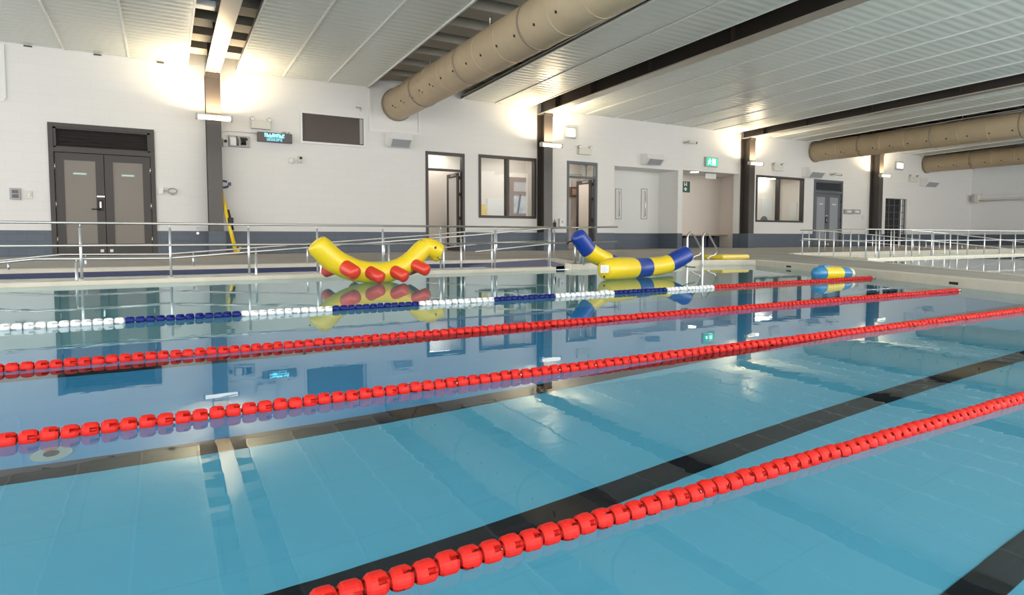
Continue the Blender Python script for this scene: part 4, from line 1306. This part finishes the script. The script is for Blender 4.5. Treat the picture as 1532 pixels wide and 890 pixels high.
def prof_px(pts, Y):
    return [(onY(x, y, Y).x, onY(x, y, Y).z) for x, y in pts]


far = prof_px([(-400, 432), (0, 390), (90, 381), (250, 380.5), (330, 374.5), (455, 365.5), (640, 352), (740, 343), (832, 341.5)], 9.42)
near_y = 7.66
lowfar = [(x, z - 0.235) for x, z in far if x > 2.2]
pz = lambda x: max(-0.6, min(0.06, -0.28 + 0.063 * (x - 0.0) if x > 0 else -0.28 + 0.02 * x))
handrail('far sloping handrail on the deck edge behind the left ramp', far, 9.42 + 0.10, lowfar, [onY(px, 380, 9.52).x for px in (12, 128, 289, 383, 460, 575, 657.5, 695, 743, 829)], lambda x: 0.08, 'sloping ramp handrails')
handrail('near sloping handrail behind the low wall of the left ramp', far, near_y, lowfar, [onY(px, 390, near_y).x for px in (114, 383, 480, 582, 664, 690, 736, 821)], lambda x: -0.25 if x < 3 else -0.1, 'sloping ramp handrails')
# short level rail at the ramp mouth
t = thing('gate_rail', 'short railing posts at the mouth of the left ramp behind the blue float', 'railing', (5.7, 8.3, ZD))
mpts = [onZ(860, 394, ZD), onZ(868, 395.5, ZD), onZ(873, 396.5, ZD)]
for p in mpts:
    MB().tube([(p.x, p.y, ZD), (p.x, p.y, 0.42)], 0.0135, 10).build('post', M_POST, t)
MB().tube([(mpts[0].x - 0.05, mpts[0].y + 0.05, 0.43), (mpts[2].x + 0.05, mpts[2].y - 0.05, 0.43)], 0.0125, 10).build('top_rail', M_STEEL, t)

prof2 = prof_px([(1208, 344.0), (1240, 345.5), (1300, 350), (1400, 360.5), (1460, 367), (1512, 373)], 9.85)
low2 = [(x, z - 0.225) for x, z in prof2]
zb2 = lambda x: 0.08
handrail('far sloping handrail with many posts by the ramp of the second pool', prof2, 9.95, low2, [onY(px, 375, 9.95).x for px in (1210, 1234, 1261, 1284, 1305, 1322, 1344, 1366, 1385, 1405, 1422, 1439, 1460, 1484, 1508)], zb2, 'sloping ramp handrails')
handrail('near sloping handrail with many posts by the ramp of the second pool', [q for q in prof2 if q[0] > 14.9], 7.80, [q for q in low2 if q[0] > 14.9], [onY(px, 375, 7.80).x for px in (1310, 1337, 1355, 1375, 1396, 1413, 1432, 1447, 1472, 1495, 1515)], lambda x: -0.3, 'sloping ramp handrails')

# ================================================================== LADDER, MAT
t = thing('pool_ladder', 'bent steel ladder handrails at the far corner of the pool', 'pool ladder', tuple(onZ(1045, 388, ZD)))
yl = 7.36
for i, (dx, base) in enumerate(((0, 0), (23, 0))):
    pts = [onY(1028.5 + dx, 420, yl), onY(1028.5 + dx, 393, yl), onY(1028.2 + dx, 356, yl), onY(1029.5 + dx, 350, yl + 0.02), onY(1033 + dx, 347.5, yl + 0.04), onY(1037 + dx, 350, yl + 0.08),
           onY(1048.5 + dx, 371, yl + 0.22), onY(1049.5 + dx, 377, yl + 0.26), onY(1046 + dx, 381.5, yl + 0.28), onY(1040 + dx, 383, yl + 0.30), onY(1036 + dx, 386, yl + 0.32)]
    e = onZ(1035.5 + dx, 388, ZD)
    pts.append(Vector((pts[-1].x, pts[-1].y, ZD)))
    MB().tube(pts, 0.0165, 10).build('handrail', M_STEEL, t)
    MB().cyl((pts[-1].x, pts[-1].y, ZD), (pts[-1].x, pts[-1].y, ZD + 0.012), 0.04, 14).build('floor_flange', M_POST, t)
a, b = onY(1028.5, 400, yl), onY(1051.5, 400, yl)
for z in (-0.12, -0.36):
    MB().box(a.x, b.x, yl - 0.05, yl + 0.03, z - 0.012, z + 0.012, 0.004).build('tread', M_POST, t)
p0, p1 = onY(1070, 386, 7.75), onY(1110.5, 386, 7.75)
t = thing('foam_mat', 'flat yellow inflatable mat on the deck beside the ladder', 'mat', ((p0.x + p1.x) / 2, 7.75, ZD))
mb = MB().box(p0.x, p1.x, 7.58, 8.05, ZD, ZD + 0.085, 0.035); mb.build('cushion', M_YEL, t, smooth=50)
MB().box(p0.x + 0.02, p1.x - 0.02, 7.572, 8.058, ZD + 0.036, ZD + 0.048, 0.004).build('seam', M_CREAM, t)
# black tile marks in the coping of the walkway
for k, (px, py) in enumerate(((1165, 399), (1383, 424.5), (1527, 440.5))):
    p = onZ(px, py, 0.03)
    d = Vector((2.7, 4.85, 0)).normalized()
    # snap to the coping face
    A = Vector((8.92, 7.05, 0)); B = Vector((3.35, -3.0, 0)); dd = (A - B).normalized()
    s = (p - B).dot(dd); c = B + dd * s
    n = Vector((-dd.y, dd.x, 0)) * 0.018
    L = (0.07, 0.055, 0.05)[k]
    mb = MB(); mb.bar(c - dd * L + n + Vector((0, 0, 0.035)), c + dd * L + n + Vector((0, 0, 0.035)), 0.012, 0.025)
    o = mb.build('marker_tile', M_BLACK)
    tag(o, ['black marker in the walkway edge nearest the far corner', 'black marker in the walkway edge above the end of the second rope', 'black marker in the walkway edge at the right border'][k], 'marker tile', 'black markers in the walkway edge')

# ================================================================== INFLATABLES
# caterpillar
yc = onZ(565, 422.5, 0).y
px2m = (onY(601, 401, yc) - onY(601, 400, yc)).length
t = thing('inflatable_caterpillar', 'yellow inflatable caterpillar with red feet floating at left', 'pool inflatable', (onZ(565, 422.5, 0).x, yc, 0))


def smooth_path(pts, n=6):
    """Catmull-Rom through 4-tuples/vectors"""
    P = [pts[0]] + list(pts) + [pts[-1]]; out = []
    for i in range(1, len(P) - 2):
        for k in range(n):
            u = k / n
            out.append(tuple(0.5 * ((2 * b) + (-a + c) * u + (2 * a - 5 * b + 4 * c - d) * u * u + (-a + 3 * b - 3 * c + d) * u ** 3) for a, b, c, d in zip(P[i - 1], P[i], P[i + 1], P[i + 2])))
    out.append(tuple(pts[-1])); return out


def px_tube(mb, pts, Y, n=20, mif=None, mi=0, rend=0.55):
    """pts = [(px, py, radius px, depth offset m)]"""
    q = smooth_path(pts)
    P = [onY(a, b, Y + d) for a, b, r, d in q]
    return mb.tube(P, [r * px2m for a, b, r, d in q], n, mi=mi, round_end=rend, mif=mif)


mb = MB()
px_tube(mb, [(474, 364.5, 15, 0), (480, 371, 16.5, 0), (499, 389, 17, 0), (520, 400, 16.5, 0), (540, 406, 16, 0), (573, 408, 15.5, 0), (600, 400, 15, 0), (617, 388, 14.5, 0), (629, 376, 14.5, 0), (636, 368, 13.0, 0)], yc, 24, rend=0.3)
body = mb.build('body', M_YEL, t)
mb = MB()
px_tube(mb, [(634, 368, 13.0, 0), (642, 370, 14.0, 0), (650, 373.5, 14.4, 0), (656, 376.5, 13.6, 0)], yc, 22, rend=0.35)
px_tube(mb, [(649, 382, 8.0, 0), (655, 384.5, 7.6, 0)], yc, 14)
head = mb.build('head', M_YEL, t)
p = onY(651.5, 370.5, yc - 14.0 * px2m)
sub(MB().ball(p, 1.9 * px2m, sc=(1, 0.4, 1)), 'eye', M_BLACK, head)
sub(MB().tube([onY(654.5, 384.0, yc - 10.5 * px2m), onY(655.5, 386.5, yc - 10.5 * px2m), onY(658, 388.5, yc - 9.5 * px2m), onY(661, 388.6, yc - 7.5 * px2m)], 0.5 * px2m, 6), 'mouth', M_BLACK, head)
p = onY(461.5, 367.5, yc - 9 * px2m)
sub(MB().ball(p, 1.6 * px2m, sc=(1, 0.5, 1)), 'air_valve', M_BLACK, body)
for (x0, y0, x1, y1, r) in ((517, 399.5, 531, 408.5, 10.6), (553, 407, 569.5, 415.5, 9.4), (590, 406, 605.5, 413.5, 9.4), (621, 396, 638, 404.5, 9.2)):
    P0, P1 = onY(x0, y0, yc - 0.085), onY(x1, y1, yc - 0.19)
    mb = MB(); mb.tube([P0, P0.lerp(P1, 0.5), P1], [r * px2m, r * px2m * 0.98, r * px2m * 0.95], 18, round_end=True)
    mb.build('foot', M_RED, t)
for (x0, y0, r) in ((489, 405.5, 8.6), (530, 413, 8.6), (575, 413, 8.6), (612, 404, 8.4)):
    P0, P1 = onY(x0 + 10, y0 - 4, yc + 0.02), onY(x0, y0, yc + 0.20)
    MB().tube([P0, P0.lerp(P1, 0.5), P1], r * px2m * 1.02, 16, round_end=True).build('foot', M_RED, t)

# blue and yellow float
yf = onZ(950, 415.5, 0).y
px2m = (onY(951, 401, yf) - onY(951, 400, yf)).length
t = thing('inflatable_float', 'blue and yellow inflatable float with raised ends, beside the ladder', 'pool inflatable', (onZ(950, 415.5, 0).x, yf, 0))
xs = [onY(q, 395, yf).x for q in (944.5, 971.5, 1001.5)]
mb = MB()
px_tube(mb, [(906, 404, 14.0, -0.16), (916, 402.5, 16.2, -0.14), (935, 401.5, 16.2, -0.08), (957, 400.5, 15.0, 0), (980, 398.5, 14.2, 0.02), (998, 395, 13.8, 0.02), (1013, 388, 14.0, 0.0), (1026, 380.5, 13.6, 0.0)], yf, 24, mif=lambda c: 0 if c.x < xs[0] else 1 if c.x < xs[1] else 0 if c.x < xs[2] else 1)
front = mb.build('front_tube', [M_YEL, M_BLUE], t)
P = onY(905, 402.5, yf - 0.16 - 15.8 * px2m)
lb = MB(); lb.box(P.x - 6.8 * px2m, P.x + 6.8 * px2m, P.y + 0.0, P.y + 0.012, P.z - 5.2 * px2m, P.z + 5.4 * px2m, 0.002)
for k in range(4):
    lb.box(P.x - 5.4 * px2m, P.x + (4.5 - k % 2 * 2) * px2m, P.y - 0.002, P.y, P.z + (3 - 2.2 * k) * px2m, P.z + (3.5 - 2.2 * k) * px2m, mi=1)
sub(lb, 'label', [M_WHITE, M_GREYP], front)
P = onY(904, 414, yf - 0.17 - 13.0 * px2m)
sub(MB().ball(P, 1.7 * px2m, sc=(1, 0.6, 1)), 'air_valve', M_BLACK, front)
yb = yf + 0.26
xb = [onY(881, 380, yb).x, onY(910, 386, yb).x, onY(944, 390, yb).x, onY(985, 390, yb).x]
mb = MB()
px_tube(mb, [(864.5, 353, 12.2, 0), (870, 360, 12.6, 0), (880.5, 374, 12.8, 0), (895, 384, 12.8, 0), (912, 391.5, 12.4, 0), (930, 396, 11.0, 0), (962, 396.5, 11.8, 0), (985, 398, 11, 0), (1004, 400, 9, 0)], yb, 22, mif=lambda c: 1 if c.x < xb[0] else 0 if c.x < xb[1] else 1 if c.x < xb[2] else 0)
mb.build('rear_tube', [M_YEL, M_BLUE], t)
MB().tube([onY(857, 360, yb), onY(852, 362, yb), onY(848.5, 364.5, yb)], 0.012, 8).build('tie_cord', M_BLACK, t)
MB().tube([onY(1020, 396, yf), onY(1028, 399, yf + 0.02), onY(1040, 400, yf + 0.05)], 0.006, 8).build('tether', M_BLACK, t)

# block float near the walkway
ybk = onZ(1245, 418.5, 0).y + 0.07
px2m = (onY(1245, 406, ybk) - onY(1245, 405, ybk)).length
t = thing('block_float', 'small blue and yellow block float by the walkway', 'pool inflatable', (onZ(1245, 418.5, 0).x, ybk, 0))
bx = [onY(q, 408, ybk).x for q in (1229.5, 1254.5)]
mb = MB()
px_tube(mb, [(1222, 409, 9.2, 0), (1225, 409, 9.8, 0), (1229.4, 409, 9.9, 0), (1229.6, 409, 10.2, 0), (1242, 409, 10.4, 0), (1254.4, 409, 10.2, 0), (1254.6, 409, 9.9, 0), (1262, 409, 9.8, 0), (1266, 409.2, 9.4, 0)], ybk, 24, mif=lambda c: 1 if c.x < bx[0] else 0 if c.x < bx[1] else 1)
mb.build('float_body', [M_YEL, M_CYAN], t)
MB().tube([onY(1267.5, 409, ybk), onY(1271.5, 409, ybk)], [9.0 * px2m, 8.4 * px2m], 20).build('end_cap', M_CREAM, t, smooth=40)
a, b = onY(1230, 396.8, ybk), onY(1239, 400, ybk)
MB().box(a.x, b.x, ybk - 0.03, ybk + 0.05, b.z - 0.03, a.z, 0.006).build('lug', M_CYAN, t)

# ================================================================== LANE ROPES
def float_mesh(name, pitch, r, m, bead):
    """spool float: a core, notched outer shell, and (every second one) a ball at its end"""
    mb = MB(); L = pitch * 0.88
    mb.tube([(-L / 2, 0, 0), (L / 2, 0, 0)], r * 0.40, 10)
    N = 12; sec = 2 * math.pi / N
    prof = [(-0.5, 0.74), (-0.32, 0.97), (0.0, 1.0), (0.32, 0.97), (0.5, 0.74)]
    for k in range(N):
        a0, a1 = k * sec, (k + 1) * sec
        seg = range(0, 4) if k % 3 else (0, 1) if k % 2 else (2, 3)
        kr = 1.0
        for s in seg:
            (xa, ra), (xb, rb) = prof[s], prof[s + 1]
            ri = r * (0.36 if k % 3 == 1 and s in (1, 2) else 0.66)
            v = []
            for rr, xx in ((ri, xa), (ra * r * kr, xa), (rb * r * kr, xb), (ri, xb)):
                v.append([mb.bm.verts.new((xx * L, rr * math.cos(an), rr * math.sin(an))) for an in (a0, (a0 + a1) / 2, a1)])
            for i in range(2):
                for p, q in ((1, 2), (0, 1), (2, 3), (3, 0)):
                    mb.bm.faces.new((v[p][i], v[q][i], v[q][i + 1], v[p][i + 1]))
            mb.bm.faces.new([v[p][0] for p in range(4)]); mb.bm.faces.new([v[p][2] for p in range(3, -1, -1)])
    if bead:
        mb.ball((pitch / 2, 0, 0), r * 0.42, u=10, v=6)
    bmesh.ops.recalc_face_normals(mb.bm, faces=mb.bm.faces[:])
    me = bpy.data.meshes.new(name); mb.bm.to_mesh(me); mb.bm.free(); me.materials.append(m)
    return me


def rope(label, Y, pitch, r, x0, x1, colour, zc, skip=0, slope=0.0):
    t = thing('lane_rope', label, 'lane rope', (x0, Y, zc), 'lane ropes across the pool')
    MB().tube([(x0 - 0.1, Y, zc), (x1 + 0.02, Y + slope * (x1 - x0), zc)], r * 0.22, 8).build('cable', M_STEEL, t)
    MB().cyl((x1 + 0.01, Y + slope * (x1 - x0), zc), (x1 + 0.05, Y + slope * (x1 - x0), zc), r * 0.5, 10).build('anchor', M_STEEL, t)
    cache = {}
    n = int((x1 - x0) / pitch)
    rest = None
    rnd = random.Random(int(Y * 100))
    order = list(range(n))
    for i in order:
        x = x0 + (i + 0.5) * pitch
        c = colour(x)
        key = (c.name, i % 2)
        if key not in cache:
            cache[key] = float_mesh('float', pitch, r, c, i % 2 == 0)
        rot = R(22.5) + rnd.choice((0, 0.2, 0.39, -0.2, 0.6))
        jig = rnd.uniform(-0.0012, 0.0012)
        if i < 100:
            o = bpy.data.objects.new('float', cache[key]); COL.objects.link(o); o.parent = t
            o.location = (x - x0, jig + slope * (x - x0), jig); o.rotation_euler = (rot, 0, math.atan(slope))
        else:
            if rest is None:
                rest = bmesh.new(); rmats = []
            if c not in rmats: rmats.append(c)
            tmp = cache[key].copy()
            tmp.transform(Matrix.Translation((x - x0, jig + slope * (x - x0), jig)) @ Matrix.Rotation(rot, 4, 'X'))
            k0 = len(rest.faces); rest.from_mesh(tmp); rest.faces.ensure_lookup_table()
            for f in rest.faces[k0:]: f.material_index = rmats.index(c)
            bpy.data.meshes.remove(tmp)
    if rest:
        me = bpy.data.meshes.new('distant_floats'); rest.to_mesh(me); rest.free()
        for m in rmats: me.materials.append(m)
        o = bpy.data.objects.new('distant_floats', me); COL.objects.link(o); o.parent = t; o['kind'] = 'stuff'
    return t


def cope_x(Y):
    """X of the walkway face at this Y"""
    return 3.35 + (Y + 3.0) * (8.92 - 3.35) / 10.05


def pal(pairs, Y, last):
    lim = [(onY(px, 470, Y).x, m) for px, m in pairs]

    def f(x):
        for l, m in lim:
            if x < l: return m
        return last
    return f


W_, B_ = M_FWHITE, M_FBLUE
rope('farthest lane rope, white and blue floats turning red at its right end', 4.03, 0.0500, 0.0225, onY(-40, 490, 4.03).x, onY(1305, 418, 4.03).x, pal([(188, W_), (355, B_), (502, W_), (625, B_), (737, W_), (832, B_), (918, W_), (997, B_), (1068, W_)], 4.03, M_FRED), 0.010)
rope('red lane rope second from the back, ending at the walkway', 2.78, 0.0430, 0.0215, onY(-40, 553, 2.78).x, onY(1435, 436, 2.70).x, lambda x: M_FRED, 0.008, slope=-0.010)
rope('red lane rope second from the front, crossing the middle of the water', 1.79, 0.0400, 0.0205, onY(-40, 660, 1.79).x, cope_x(1.75) - 0.05, lambda x: M_FRED, 0.008, slope=-0.006)
rope('nearest red lane rope, cut off by the bottom of the picture', 0.79, 0.0352, 0.0185, onY(520, 890, 0.79).x - 0.05, cope_x(0.79) - 0.05, lambda x: M_FRED, 0.006)
# drain on the pool floor at left
t = thing('floor_inlet', 'small round grey inlet on the pool floor at left', 'floor inlet', (-0.314, 2.272, -DEP))
fx, fy = -0.314, 2.272
MB().cyl((fx, fy, -DEP), (fx, fy, -DEP + 0.008), 0.052, 24).build('ring', mat('pale_ring', (0.40, 0.50, 0.46), 0.5), t)
MB().cyl((fx, fy, -DEP + 0.008), (fx, fy, -DEP + 0.012), 0.02, 16).build('grate', M_BLACK, t)
